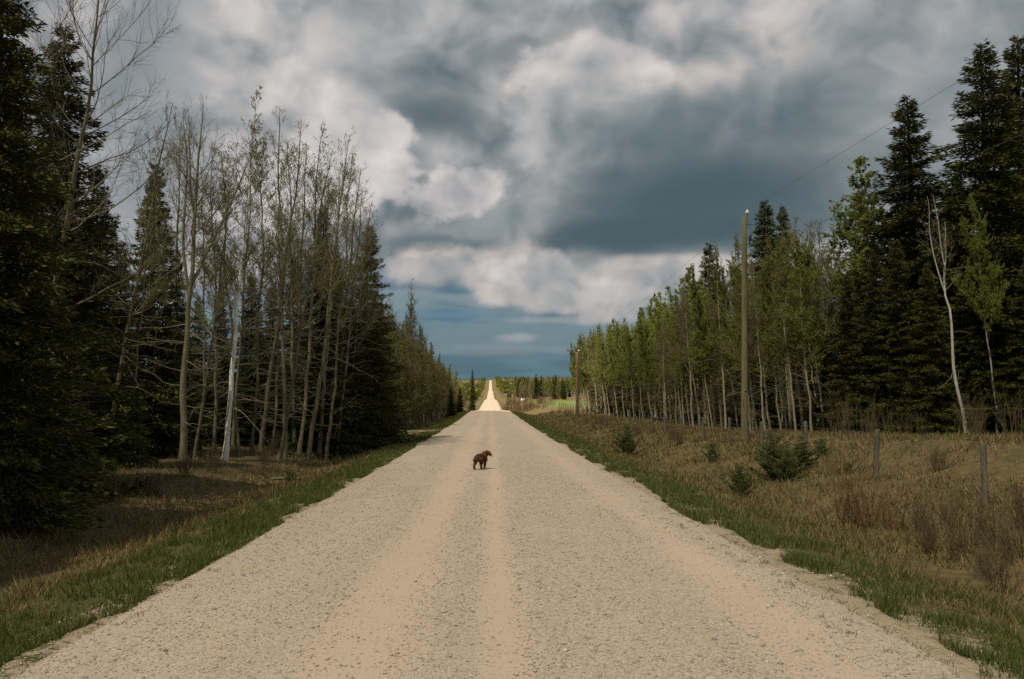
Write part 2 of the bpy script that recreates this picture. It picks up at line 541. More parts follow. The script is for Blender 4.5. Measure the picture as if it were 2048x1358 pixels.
M_TRACK = track_mat()
M_STONE = island_mat('stone_chips', [(0.0, (0.20, 0.19, 0.175)), (0.2, (0.31, 0.28, 0.24)), (0.45, (0.37, 0.29, 0.19)), (0.65, (0.31, 0.275, 0.225)), (0.85, (0.45, 0.37, 0.26)), (1.0, (0.62, 0.545, 0.43))], 0.85, obj_shift=0.0)
M_GREEN = island_mat('green_grass', [(0.0, (0.050, 0.078, 0.013)), (0.5, (0.082, 0.115, 0.020)), (0.75, (0.125, 0.142, 0.034)), (0.88, (0.19, 0.16, 0.068)), (1.0, (0.27, 0.21, 0.10))], 0.7, 0.3, obj_shift=0.0)
M_STRAW = island_mat('dry_grass', [(0.0, (0.070, 0.054, 0.022)), (0.35, (0.155, 0.116, 0.046)), (0.65, (0.245, 0.185, 0.080)), (0.82, (0.34, 0.265, 0.128)), (0.88, (0.085, 0.105, 0.024)), (1.0, (0.115, 0.125, 0.03))], 0.8, 0.25, obj_shift=0.0)
M_NEEDLE = island_mat('spruce_needles', [(0.0, (0.027, 0.034, 0.007)), (0.45, (0.054, 0.064, 0.013)), (0.8, (0.098, 0.098, 0.024)), (1.0, (0.155, 0.122, 0.040))], 0.65, 0.12)
M_NEEDLE_YOUNG = island_mat('young_spruce_needles', [(0.0, (0.045, 0.060, 0.014)), (0.5, (0.080, 0.098, 0.024)), (1.0, (0.14, 0.15, 0.042))], 0.65, 0.15)
M_CONE = island_mat('spruce_cones', [(0.0, (0.045, 0.030, 0.014)), (1.0, (0.12, 0.078, 0.036))], 0.7)
M_LEAF = island_mat('fresh_aspen_leaves', [(0.0, (0.120, 0.155, 0.018)), (0.5, (0.180, 0.215, 0.030)), (1.0, (0.255, 0.275, 0.055))], 0.55, 0.45, 0.25)
M_BUD = island_mat('opening_aspen_buds', [(0.0, (0.105, 0.115, 0.018)), (0.5, (0.165, 0.172, 0.030)), (1.0, (0.235, 0.230, 0.052))], 0.6, 0.35)
M_TWIG = island_mat('aspen_twigs', [(0.0, (0.120, 0.098, 0.060)), (0.5, (0.200, 0.170, 0.108)), (1.0, (0.28, 0.245, 0.170))], 0.85, obj_shift=0.35)
M_TWIG_PALE = island_mat('pale_twigs', [(0.0, (0.115, 0.092, 0.046)), (0.5, (0.185, 0.152, 0.080)), (1.0, (0.27, 0.23, 0.135))], 0.85, obj_shift=0.35)
M_WILLOW = island_mat('willow_stems', [(0.0, (0.060, 0.030, 0.016)), (0.5, (0.125, 0.062, 0.030)), (1.0, (0.19, 0.115, 0.06))], 0.75)
M_BRUSH = island_mat('brush_stems', [(0.0, (0.066, 0.048, 0.024)), (0.5, (0.130, 0.098, 0.050)), (1.0, (0.21, 0.165, 0.090))], 0.8)
_tone = [(0.0, (0.70, 0.66, 0.58)), (0.5, (0.95, 0.92, 0.86)), (1.0, (1.25, 1.22, 1.15))]
M_BARK_ASPEN = bark_mat('aspen_bark', ((0.110, 0.096, 0.064), (0.215, 0.192, 0.136)), (0.035, 0.030, 0.022), 0.85, 1.0, _tone, (0.12, 0.12, 0.05))
M_BARK_PALE = bark_mat('pale_aspen_bark', ((0.19, 0.17, 0.118), (0.33, 0.305, 0.235)), (0.05, 0.042, 0.03), 0.8, 1.0, _tone, (0.26, 0.25, 0.15))
M_BARK_WHITE = bark_mat('whitish_aspen_bark', ((0.34, 0.32, 0.265), (0.52, 0.50, 0.44)), (0.05, 0.042, 0.03), 0.9, 1.0, None, (0.33, 0.31, 0.22))
M_BARK_BIRCH = bark_mat('white_birch_bark', ((0.56, 0.54, 0.49), (0.78, 0.76, 0.71)), (0.020, 0.018, 0.014), 1.0, 0.8)
M_BARK_SPRUCE = bark_mat('spruce_bark', ((0.050, 0.040, 0.026), (0.105, 0.086, 0.058)), (0.02, 0.016, 0.01), 0.6)

# ------------------------------------------------------------------ the ground, the road, the side track
def grow(a, step, ratio, end):
    out = [a]
    while out[-1] < end:
        out.append(out[-1] + step)
        step *= ratio
    return out


def sheet(xs, ys, zf):
    X, Y = np.meshgrid(xs, ys)
    V = np.stack([X, Y, zf(X, Y)], axis=-1).reshape(-1, 3)
    nx, ny = len(xs), len(ys)
    i = np.arange(nx * ny).reshape(ny, nx)
    F = np.stack([i[:-1, :-1], i[:-1, 1:], i[1:, 1:], i[1:, :-1]], axis=-1).reshape(-1, 4)
    return V, F


xs_side = grow(14.0, 0.4, 1.13, 3200)[1:]
xs = np.array([-v for v in xs_side[::-1]] + list(np.arange(-14, 14.01, 0.28)) + xs_side)
ys = np.array(list(np.arange(-40, 3.9, 2.0)) + list(np.arange(4, 45, 0.36)) + grow(45.0, 0.42, 1.022, 9000))
V, F = sheet(xs, ys, lambda x, y: ground(x, y))
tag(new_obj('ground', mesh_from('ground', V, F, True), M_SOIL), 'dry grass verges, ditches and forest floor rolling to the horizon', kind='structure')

xr = np.array([-3.8, -3.65, -3.5, -3.4] + list(np.arange(-3.2, 3.21, 0.2)) + [3.4, 3.5, 3.65, 3.8])
ys_r = ys[ys < 3100]
V, F = sheet(xr, ys_r, lambda x, y: road_z(x, y))
tag(new_obj('road', mesh_from('road', V, F, True), M_GRAVEL), 'straight pale gravel road running over the hills', kind='structure')

tx = np.linspace(-15, -3.45, 26)
ty = np.linspace(57.0, 60.2, 9)
V, F = sheet(tx, ty, lambda x, y: np.maximum(ground(x, y), zroad(y) - 0.09) + 0.03 - 0.10 * np.clip(np.abs(y - 58.6) / 1.6 - 0.75, 0, 1) * 3 + 0.03 * vnoise(x * 1.3, y * 1.3, 9))
tag(new_obj('side_track', mesh_from('side_track', V, F, True), M_TRACK), 'short gravel approach leaving the road on the left', kind='structure')


# loose stones lying on the near road
def stones(n):
    d = 4.6 * (46.0 / 4.6) ** rng.random(n * 3)
    x = rng.uniform(-4.1, 4.5, n * 3)
    dens = np.interp(x, [-4.1, -3.4, -2.4, -1.7, -1.3, -0.9, -0.55, -0.2, 0.05, 0.3, 0.6, 1.6, 2.1, 2.5, 2.9, 3.4, 4.5],
                     [0.25, 1.0, 1.0, 0.75, 0.25, 0.12, 0.5, 0.4, 0.12, 0.75, 0.8, 0.9, 0.5, 0.15, 0.4, 0.5, 0.25])
    dens = dens * (0.45 + 1.1 * np.clip(0.5 + 1.6 * vnoise(x * 1.1, d * 0.5, 21), 0, 1))
    dens = dens * np.clip((46.0 - d) / 34.0, 0, 1) ** 1.3
    keep = rng.random(n * 3) < dens * 1.6
    x, d = x[keep][:n], d[keep][:n]
    n = len(x)
    s = np.clip(0.0053 * np.exp(rng.normal(0, 0.42, n)), 0.003, 0.018) * (0.85 + np.minimum(d, 20) / 40)
    base = np.array([[1, 0, 0], [0, 1, 0], [-1, 0, 0], [0, -1, 0], [0, 0, 1], [0, 0, -1.0]])
    Vv = base[None] * (1 + rng.uniform(-0.35, 0.35, (n, 6, 1)))
    Vv = Vv + rng.uniform(-0.25, 0.25, (n, 6, 3))
    Vv = Vv * np.stack([s * rng.uniform(0.9, 1.7, n), s * rng.uniform(0.8, 1.3, n), s * rng.uniform(0.5, 0.95, n)], axis=-1)[:, None, :]
    a = rng.uniform(0, 6.283, n)
    c, sn = np.cos(a)[:, None], np.sin(a)[:, None]
    Vx = Vv[..., 0] * c - Vv[..., 1] * sn
    Vy = Vv[..., 0] * sn + Vv[..., 1] * c
    zz = np.where(np.abs(x) < 3.55, road_z(x, d), np.maximum(ground(x, d), road_z(x, d)))
    V = np.stack([Vx + x[:, None], Vy + d[:, None], Vv[..., 2] + (zz + s * 0.25)[:, None]], axis=-1)
    f = np.array([[0, 1, 4], [1, 2, 4], [2, 3, 4], [3, 0, 4], [1, 0, 5], [2, 1, 5], [3, 2, 5], [0, 3, 5]])
    F = (np.arange(n) * 6)[:, None, None] + f[None]
    return V.reshape(-1, 3), F.reshape(-1, 3)


V, F = stones(56000)
tag(new_obj('loose_gravel', mesh_from('loose_gravel', V, F), M_STONE), 'loose grey and tan stones scattered over the near road', 'gravel', kind='stuff')


def blades(x, d, h, w, lean, zf=ground):
    n = len(x)
    a = rng.uniform(0, 6.283, n)
    b = rng.uniform(0, 6.283, n)
    z = zf(x, d) - 0.01
    B = np.stack([x, d, z], axis=-1)
    S = np.stack([np.cos(a), np.sin(a), np.zeros(n)], axis=-1) * w[:, None]
    Tt = np.stack([np.cos(b) * lean * h, np.sin(b) * lean * h, h * np.sqrt(np.maximum(1 - np.minimum(lean, 0.95) ** 2, 0.05))], axis=-1)
    V = np.stack([B - S, B + S, B + Tt], axis=1).reshape(-1, 3)
    return V, np.arange(n * 3).reshape(-1, 3)


def verge(n):
    """short green grass along both road edges, ragged and patchy"""
    d = 4.6 * (150.0 / 4.6) ** rng.random(n)
    side = np.where(rng.random(n) < 0.5, -1.0, 1.0)
    edge = 3.50 + 0.45 * vnoise(d * 0.55 + side * 40, side * 9.0, 31) + 0.3 * vnoise(d * 2.1 + side * 17, side * 3.0, 32)
    edge = edge + np.where(side > 0, 0.28 * np.clip(1.4 - d / 16, 0, 1), 0.0)
    width = np.where(side < 0, 1.7, 2.3)
    x = side * (edge + width * rng.random(n) ** 1.7 * (0.75 + 0.7 * (vnoise(d * 0.25, side * 5, 33) + 0.5)))
    clear = np.where(x > 0, 0.24 * np.clip(1.6 - d / 18, 0.1, 1), 0.02) * np.exp(-((np.abs(x) - edge) / 0.45) ** 2)
    keep = vnoise(x * 2.0, d * 1.1, 34) + 0.6 * vnoise(x * 5.3, d * 3.7, 36) > -0.34 + 0.30 * rng.random(n) + clear
    keep &= ~((x < 0) & (np.abs(d - 58.5) < 1.7))
    x, d = x[keep], d[keep]
    n = len(x)
    h = rng.uniform(0.035, 0.13, n) * (0.55 + 1.3 * (vnoise(x * 1.5, d * 1.5, 35) + 0.5))
    return blades(x, d, h, 0.0022 + 0.00050 * d, rng.uniform(0.1, 0.75, n))


def tufts_on_gravel(n):
    cx = np.concatenate([rng.uniform(2.95, 4.0, n), -rng.uniform(3.2, 3.8, n // 2)])
    cd = 4.8 * (17.0 / 4.8) ** rng.random(len(cx))
    k = 16
    x = np.repeat(cx, k) + rng.normal(0, 0.035, len(cx) * k)
    d = np.repeat(cd, k) + rng.normal(0, 0.045, len(cx) * k)
    return blades(x, d, rng.uniform(0.025, 0.075, len(x)), np.full(len(x), 0.004), rng.uniform(0.2, 0.85, len(x)), lambda x, y: np.maximum(ground(x, y), road_z(x, y)))


V, F = join([verge(165000), tufts_on_gravel(120)])
tag(new_obj('verge_grass', mesh_from('verge_grass', V, F), M_GREEN), 'short green spring grass along the road edges', 'grass', kind='stuff')


def straw(n):
    d = 5.0 * (130.0 / 5.0) ** rng.random(n)
    side = np.where(rng.random(n) < 0.36, -1.0, 1.0)
    x = np.where(side < 0, -rng.uniform(3.8, 13.0, n), rng.uniform(3.9, 17.0, n))
    clump = vnoise(x * 0.9, d * 0.9, 41) + 0.5 * vnoise(x * 2.7, d * 2.7, 42)
    keep = clump > -0.42 + 0.35 * rng.random(n)
    keep &= rng.random(n) < np.clip((np.abs(x) - 3.6) / 1.6, 0.15, 1)
    keep &= (x > -8.5) | (rng.random(n) < 0.35)
    keep &= ~((x < 0) & (np.abs(d - 58.5) < 1.9))
    x, d, clump = x[keep], d[keep], clump[keep]
    n = len(x)
    h = rng.uniform(0.08, 0.26, n) * (0.7 + 0.9 * np.clip(clump + 0.5, 0, 1.3)) * np.clip((np.abs(x) - 3.4) / 2.6, 0.35, 1)
    return blades(x, d, h, 0.0024 + 0.00052 * d, np.clip(rng.normal(0.62, 0.22, n), 0.05, 0.95))


V, F = straw(230000)
tag(new_obj('dry_grass', mesh_from('dry_grass', V, F), M_STRAW), 'matted straw-coloured dead grass in the ditches and on the banks', 'grass', kind='stuff')


# ------------------------------------------------------------------ tree makers (each returns {part: mesh})
def spruce(seed, H, R, n_twig, base_t=0.03, ragged=0.45, power=0.76, needle=None, droop=0.32, tw=(0.11, 0.22), cone=True):
    r = np.random.default_rng(seed)
    levels = int(H / 0.125)
    t = np.repeat(np.linspace(base_t, 0.985, levels), 4)
    t = np.clip(t + r.normal(0, 0.012, len(t)), base_t, 0.993)
    nb = len(t)
    az = np.arange(nb) * 2.39996 + r.normal(0, 0.35, nb)
    L = R * (1 - t) ** power * (1 - ragged + ragged * 1.5 * r.random(nb)) + 0.05
    L = L * np.clip(0.55 + t * 3.2, 0.55, 1.0) if base_t > 0.06 else L
    drop = np.interp(t, [0, 0.5, 0.85, 1.0], [droop * 1.25, droop, 0.0, -0.9])
    drop = drop + r.normal(0, 0.16, nb)
    out = np.stack([np.cos(az), np.sin(az), np.zeros(nb)], axis=-1)
    lat = np.stack([-np.sin(az), np.cos(az), np.zeros(nb)], axis=-1)

    def on(b, s):
        zz = t[b] * H - drop[b] * L[b] * s + 0.30 * np.abs(droop) * L[b] * s * s * 1.5
        return out[b] * (L[b] * s)[:, None] + np.array([0, 0, 1.0]) * zz[:, None]

    w = L ** 1.0
    b = r.choice(nb, n_twig, p=w / w.sum())
    s = r.random(n_twig) ** 0.85
    O = on(b, s)
    sg = np.where(r.random(n_twig) < 0.5, -1.0, 1.0)
    spread = r.uniform(0.1, 1.1, n_twig) * np.where(s > 0.93, 0.35, 1.0)
    # side twigs sit out along the fan of the branch
    off = sg * r.random(n_twig) * L[b] * 0.26 * np.sqrt(np.maximum(1 - s, 0.02)) * 1.4
    O = O + lat[b] * off[:, None] + np.array([0, 0, 1.0]) * (-np.abs(off) * 0.25 + r.normal(-0.012, 0.055, n_twig) * H / 14)[:, None]
    D = unit(out[b] + lat[b] * (sg * spread)[:, None] + np.array([0, 0, 1.0]) * r.normal(-0.10, 0.45, n_twig)[:, None])
    ll = r.uniform(tw[0], tw[1], n_twig) * (0.8 + 0.5 * (1 - t[b]))
    N = unit(r.normal(0, 1, (n_twig, 3)) + np.array([0, 0, 0.8]))
    V1, F1 = kites(O, D, ll, ll * r.uniform(0.11, 0.19, n_twig), N)
    # main boughs
    ss = np.linspace(0, 0.94, 5)
    P = np.stack([on(np.arange(nb), np.full(nb, q)) for q in ss], axis=1)
    Rr = np.linspace(1, 0.25, 5)[None] * (0.008 + 0.010 * L)[:, None]
    V2, F2 = tubes(P, Rr, 3)
    tz = np.linspace(0, 1, 14)
    TP = np.stack([r.normal(0, 0.012, 14).cumsum() * 0.6, r.normal(0, 0.012, 14).cumsum() * 0.6, tz * H], axis=-1)[None]
    TR = ((1 - tz) ** 0.9 * H * 0.0115 + 0.012)[None]
    V3, F3 = tubes(TP, TR, 9)
    V3, F3 = join([(V3, F3), (V2, F2)])
    parts = {'trunk': (mesh_from('spruce_trunk', V3, F3, True), M_BARK_SPRUCE), 'crown': (mesh_from('spruce_crown', V1, F1), needle or M_NEEDLE)}
    if cone:
        nc = 420
        b = r.choice(np.where(t > 0.80)[0], nc)
        O = on(b, r.uniform(0.35, 1.0, nc))
        D = unit(np.stack([r.normal(0, 0.25, nc), r.normal(0, 0.25, nc), -np.ones(nc)], axis=-1))
        V4, F4 = kites(O, D, r.uniform(0.06, 0.11, nc), np.full(nc, 0.018), unit(r.normal(0, 1, (nc, 3))), 0.5)
        parts['cones'] = (mesh_from('spruce_cones', V4, F4), M_CONE)
    return parts, H


def limbs(r, O, D, L, n, trop, jit):
    """grow polylines: origins, directions, lengths -> (B,n,3)"""
    P = [O]
    D = unit(D)
    for i in range(n - 1):
        D = unit(D + np.array([0, 0, 1.0]) * trop + r.normal(0, jit, D.shape))
        P.append(P[-1] + D * (L / (n - 1))[:, None])
    return np.stack(P, axis=1)


def along(P, b, s):
    n = P.shape[1]
    f = np.clip(s, 0, 0.9999) * (n - 1)
    i = f.astype(int)
    u = (f - i)[:, None]
    return P[b, i] * (1 - u) + P[b, i + 1] * u, unit(P[b, i + 1] - P[b, i])


def around(r, D, ang):
    """directions at angle ang from D, random azimuth"""
    h = unit(np.cross(D, unit(r.normal(0, 1, D.shape))))
    return D * np.cos(ang)[:, None] + h * np.sin(ang)[:, None]


def aspen(seed, H, r0, t0=0.45, nb=34, blen=0.16, ang=(1.05, 0.45), fork=None, low=0, leaves=0, leaf=0.05, leaf_mat=None, bark=None, twig=None,
          wig=0.03, sec=7, ter=4, curve=0.0, fine=1.0, shape=0.6):
    r = np.random.default_rng(seed)
    n = 18
    tz = np.linspace(0, 1, n)
    wx = np.cumsum(r.normal(0, wig, n)) * H / 14
    wy = np.cumsum(r.normal(0, wig, n)) * H / 14
    top = 1.0
    P0 = np.stack([wx - wx[0] + curve * tz ** 2, wy - wy[0], tz * H * top], axis=-1)[None]
    flare = 1 + 0.35 * np.exp(-tz * 45)
    R0 = ((r0 * (1 - tz) ** 0.85 * flare) + 0.008)[None]
    stems = [(P0, R0, 0)]
    if fork:
        # leaders that part from the stem at a low fork
        for ft, fa, faz, fl in fork:
            o, d = along(P0, np.array([0]), np.array([ft]))
            dd = np.array([[math.sin(fa) * math.cos(faz), math.sin(fa) * math.sin(faz), math.cos(fa)]])
            Pf = limbs(r, o, dd, np.array([fl * H]), 14, 0.055, 0.05)
            rr = np.interp(ft, tz, R0[0]) * 0.74
            stems.append((Pf, (rr * (1 - np.linspace(0, 1, 14)) ** 0.85 + 0.007)[None], 1))
    parts = [tubes(P, R, 10 if i == 0 else 8) for P, R, i in stems]
    trunkV, trunkF = join(parts)
    allP = []
    tw = []
    for P, R, isf in stems:
        m = nb if not isf else int(nb * 0.75)
        lo = t0 if not isf else 0.18
        t = np.sort(lo + (0.985 - lo) * r.random(m) ** 0.9)
        o, d = along(P, np.zeros(m, int), t)
        rad = np.interp(t, np.linspace(0, 1, R.shape[1]), R[0])
        u = (t - lo) / (1 - lo)
        a = ang[0] * (1 - u) + ang[1] * u + r.normal(0, 0.14, m)
        az = np.arange(m) * 2.39996 + r.normal(0, 0.5, m)
        dirs = np.stack([np.sin(a) * np.cos(az), np.sin(a) * np.sin(az), np.cos(a)], axis=-1)
        L = blen * H * ((1 - u) ** shape * r.uniform(0.55, 1.35, m) + 0.07) * (0.8 if isf else 1.0)
        P1 = limbs(r, o, dirs, L, 7, 0.13, 0.10)
        R1 = np.clip(rad * 0.42, 0.006, 0.045)[:, None] * (1 - 0.78 * np.linspace(0, 1, 7))[None]
        tw.append(tubes(P1, R1, 4))
        ns = m * sec
        b = r.choice(m, ns, p=L / L.sum())
        o, d = along(P1, b, r.uniform(0.18, 1.0, ns))
        L2 = np.clip(L[b] * r.uniform(0.16, 0.5, ns), 0.12, 1.3)
        P2 = limbs(r, o, around(r, d, r.uniform(0.4, 0.95, ns)), L2, 5, 0.10, 0.14)
        R2 = (0.0034 * fine + 0.0025 * L2)[:, None] * (1 - 0.6 * np.linspace(0, 1, 5))[None]
        tw.append(tubes(P2, R2, 3))
        nt = ns * ter
        b = r.choice(ns, nt, p=L2 / L2.sum())
        o, d = along(P2, b, r.uniform(0.15, 1.0, nt))
        L3 = np.clip(L2[b] * r.uniform(0.2, 0.6, nt), 0.06, 0.45)
        P3 = limbs(r, o, around(r, d, r.uniform(0.35, 0.95, nt)), L3, 3, 0.14, 0.12)
        R3 = np.full((nt, 1), 0.0027 * fine) * np.array([[1.0, 0.85, 0.55]])
        tw.append(tubes(P3, R3, 3))
        allP.append(P3)
        allP.append(P2[:, [0, 2, 4]])
    if low:
        t = r.uniform(0.10, t0 + 0.12, low)
        o, d = along(P0, np.zeros(low, int), t)
        az = r.uniform(0, 6.283, low)
        a = r.normal(1.5, 0.25, low)
        dirs = np.stack([np.sin(a) * np.cos(az), np.sin(a) * np.sin(az), np.cos(a)], axis=-1)
        L = r.uniform(0.5, 2.3, low)
        P1 = limbs(r, o, dirs, L, 7, -0.02, 0.16)
        tw.append(tubes(P1, (0.006 + 0.005 * L)[:, None] * (1 - 0.75 * np.linspace(0, 1, 7))[None], 4))
        ns = low * 6
        b = r.choice(low, ns)
        o, d = along(P1, b, r.uniform(0.25, 1.0, ns))
        P2 = limbs(r, o, around(r, d, r.uniform(0.4, 1.1, ns)), L[b] * r.uniform(0.12, 0.4, ns), 4, 0.02, 0.2)
        tw.append(tubes(P2, np.full((ns, 1), 0.0042) * np.array([[1.0, 0.8, 0.6, 0.45]]), 3))
    V1, F1 = join(tw)
    out = {'trunk': (mesh_from('aspen_trunk', trunkV, trunkF, True), bark or M_BARK_ASPEN), 'branches': (mesh_from('aspen_branches', V1, F1), twig or M_TWIG)}
    if leaves:
        Pt = np.concatenate(allP)
        b = r.integers(0, len(Pt), leaves)
        o, d = along(Pt, b, r.uniform(0.2, 1.0, leaves))
        o = o + r.normal(0, 0.025, (leaves, 3))
        D = unit(d * 0.6 + r.normal(0, 0.7, (leaves, 3)) + np.array([0, 0, -0.15]))
        s = leaf * r.uniform(0.6, 1.35, leaves)
        V2, F2 = kites(o, D, s, s * 0.42, unit(r.normal(0, 1, (leaves, 3))), 0.42)
        out['leaves'] = (mesh_from('aspen_leaves', V2, F2), leaf_mat or M_LEAF)
    return out, H


def shrub(seed, H, n, spread, mat, sec=9, rad=0.006):
    r = np.random.default_rng(seed)
    az = r.uniform(0, 6.283, n)
    a = np.abs(r.normal(0, spread, n))
    o = np.stack([r.normal(0, 0.10 * H, n), r.normal(0, 0.10 * H, n), np.full(n, -0.05)], axis=-1)
    d = np.stack([np.sin(a) * np.cos(az), np.sin(a) * np.sin(az), np.cos(a)], axis=-1)
    L = H * r.uniform(0.45, 1.05, n)
    P1 = limbs(r, o, d, L, 8, 0.05, 0.07)
    tw = [tubes(P1, (rad * (0.6 + L / H))[:, None] * (1 - 0.8 * np.linspace(0, 1, 8))[None], 4)]
    ns = n * sec
    b = r.choice(n, ns)
    oo, dd = along(P1, b, r.uniform(0.3, 1.0, ns))
    P2 = limbs(r, oo, around(r, dd, r.uniform(0.3, 0.8, ns)), L[b] * r.uniform(0.10, 0.34, ns), 4, 0.08, 0.12)
    tw.append(tubes(P2, np.full((ns, 1), rad * 0.48) * np.array([[1.0, 0.8, 0.6, 0.4]]), 3))
    V, F = join(tw)
    return {'stems': (mesh_from('shrub_stems', V, F), mat)}, H


_placed = {}


def place(proto, name, x, y, H, label, cat, group=None, lean=(0.0, 0.0), rot=None, fat=1.0, sink=0.06):
    parts, H0 = proto
    s = H / H0
    z = float(ground(x, y))
    root = empty(name, (x, y, z - sink))
    root.scale = (s * fat, s * fat, s)
    root.rotation_euler = (math.radians(-lean[1]), math.radians(lean[0]), 0)
    root.rotation_mode = 'XYZ'
    rz = rng.uniform(0, 6.283) if rot is None else rot
    tag(root, label, cat, group)
    for pn, (me, mat) in parts.items():
        o = new_obj(pn, me, mat, root)
        o.rotation_euler = (0, 0, rz)
        if pn in ('cones', 'leaves'):
            o['kind'] = 'stuff'
    return root


def by_view(px, d, py_top):
    """position and height of a tree whose tip shows at (px, py_top) when it stands d metres down the road"""
    x = at(px, d)
    return x, d, level(py_top, d) - float(ground(x, d))

# ------------------------------------------------------------------ tree kinds
SP_WIDE = spruce(1, 16, 2.7, 86000)
SP_NARROW = spruce(2, 16, 2.0, 64000, ragged=0.5)
SP_RAGGED = spruce(3, 16, 2.4, 72000, ragged=0.62, droop=0.40)
SP_SPIRE = spruce(4, 12, 1.5, 34000, ragged=0.5)
SP_YOUNG = spruce(5, 2.2, 0.86, 9000, base_t=0.02, ragged=0.8, power=0.42, needle=M_NEEDLE_YOUNG, droop=-0.2, tw=(0.06, 0.14), cone=False)
SP_BUSHY = spruce(7, 2.2, 0.95, 8000, base_t=0.02, ragged=0.9, power=0.36, needle=M_NEEDLE_YOUNG, droop=-0.45, tw=(0.06, 0.14), cone=False)
SP_SEEDLING = spruce(6, 1.0, 0.36, 1500, base_t=0.05, ragged=0.8, power=0.55, needle=M_NEEDLE_YOUNG, droop=-0.5, tw=(0.05, 0.11), cone=False)

LB = [aspen(21, 14, 0.085, 0.40, 38, 0.15, low=24, leaves=3600, leaf=0.042, leaf_mat=M_BUD, ter=5, fine=1.25),
      aspen(22, 14, 0.075, 0.36, 40, 0.13, low=28, leaves=5600, leaf=0.045, leaf_mat=M_BUD, wig=0.04, ter=5, fine=1.25),
      aspen(23, 14, 0.090, 0.44, 36, 0.16, low=22, leaves=900, leaf=0.045, leaf_mat=M_BUD, ter=5, fine=1.25),
      aspen(24, 14, 0.068, 0.38, 42, 0.12, low=28, leaves=4600, leaf=0.045, leaf_mat=M_BUD, wig=0.05, ter=5, fine=1.25)]
LB_FORK = aspen(25, 14, 0.125, 0.55, 32, 0.15, fork=[(0.44, 0.20, 3.3, 0.54), (0.47, 0.24, 0.2, 0.48), (0.56, 0.20, 1.4, 0.40)], low=34, wig=0.04, leaves=500, leaf=0.04, leaf_mat=M_BUD, ter=5, fine=1.2)
LB_BIG = aspen(26, 17, 0.12, 0.34, 34, 0.26, ang=(1.25, 0.75), low=22, sec=11, ter=6, shape=0.45, fine=1.3, wig=0.05)
BIRCH = aspen(27, 14.5, 0.098, 0.44, 40, 0.13, low=10, leaves=6500, leaf=0.048, leaf_mat=M_BUD, bark=M_BARK_BIRCH, wig=0.03, ter=5, fine=1.2)
LS = [aspen(31, 12, 0.075, 0.10, 80, 0.15, ang=(0.85, 0.28), leaves=3600, leaf=0.085, leaf_mat=M_BUD, fine=2.6, ter=5, twig=M_TWIG_PALE),
      aspen(32, 12, 0.070, 0.08, 84, 0.14, ang=(0.80, 0.25), leaves=5200, leaf=0.085, leaf_mat=M_BUD, fine=2.6, ter=5, twig=M_TWIG_PALE, wig=0.04),
      aspen(33, 12, 0.075, 0.14, 76, 0.15, ang=(0.9, 0.25), leaves=1800, leaf=0.08, leaf_mat=M_BUD, fine=2.6, ter=5, twig=M_TWIG_PALE)]
RS = [aspen(41, 12.5, 0.070, 0.32, 52, 0.15, ang=(0.9, 0.35), low=14, leaves=4200, leaf=0.075, leaf_mat=M_BUD, bark=M_BARK_PALE, twig=M_TWIG_PALE, fine=2.0, ter=5),
      aspen(42, 12.5, 0.062, 0.28, 56, 0.14, ang=(0.9, 0.35), low=16, leaves=8500, leaf=0.085, leaf_mat=M_LEAF, bark=M_BARK_PALE, twig=M_TWIG_PALE, fine=1.8, wig=0.05, ter=5),
      aspen(43, 12.5, 0.075, 0.36, 52, 0.16, ang=(0.9, 0.35), low=14, leaves=500, leaf=0.06, leaf_mat=M_BUD, bark=M_BARK_PALE, twig=M_TWIG_PALE, fine=2.2, ter=5, wig=0.04),
      aspen(44, 12.5, 0.058, 0.30, 54, 0.13, ang=(0.85, 0.3), low=14, leaves=11000, leaf=0.085, leaf_mat=M_LEAF, bark=M_BARK_PALE, twig=M_TWIG_PALE, fine=1.8, ter=5, wig=0.05)]
RG = [aspen(51, 13, 0.085, 0.34, 52, 0.19, ang=(1.0, 0.4), leaves=28000, leaf=0.078, bark=M_BARK_PALE, twig=M_TWIG_PALE),
      aspen(52, 13, 0.065, 0.38, 50, 0.16, ang=(0.95, 0.35), leaves=26000, leaf=0.078, bark=M_BARK_PALE, twig=M_TWIG_PALE, wig=0.05)]
R_FORK = aspen(53, 13, 0.086, 0.60, 18, 0.11, ang=(1.0, 0.4), fork=[(0.60, 0.14, 3.0, 0.40), (0.66, 0.30, 0.3, 0.24)], bark=M_BARK_WHITE, twig=M_TWIG_PALE, wig=0.06, fine=1.6, low=8, sec=4, ter=3)
SHRUB_RED = [shrub(61, 1.5, 34, 0.30, M_WILLOW), shrub(62, 1.4, 26, 0.36, M_WILLOW)]
SHRUB_GREY = [shrub(63, 1.2, 40, 0.48, M_BRUSH, 12), shrub(64, 1.1, 46, 0.55, M_BRUSH, 10), shrub(65, 1.6, 18, 0.25, M_BRUSH, 10)]


ORD = ('first', 'second', 'third', 'fourth', 'fifth', 'sixth', 'seventh', 'eighth', 'ninth', 'tenth', 'eleventh', 'twelfth', 'thirteenth', 'fourteenth', 'fifteenth', 'sixteenth', 'seventeenth', 'eighteenth')


def tree(proto, name, base_px, d, tip_px, tip_py, label, cat, group=None, fat=1.0, rot=None):
    """a tree whose foot shows at base_px and whose tip shows at (tip_px, tip_py), standing d metres down the road"""
    xb, xt = at(base_px, d), at(tip_px, d)
    H = level(tip_py, d) - float(ground(xb, d))
    a = math.degrees(math.atan2(xt - xb, H))
    return place(proto, name, xb, d, H / math.cos(math.radians(a)), label, cat, group, lean=(a, float(rng.normal(0, 1.0))), fat=fat, rot=rot)


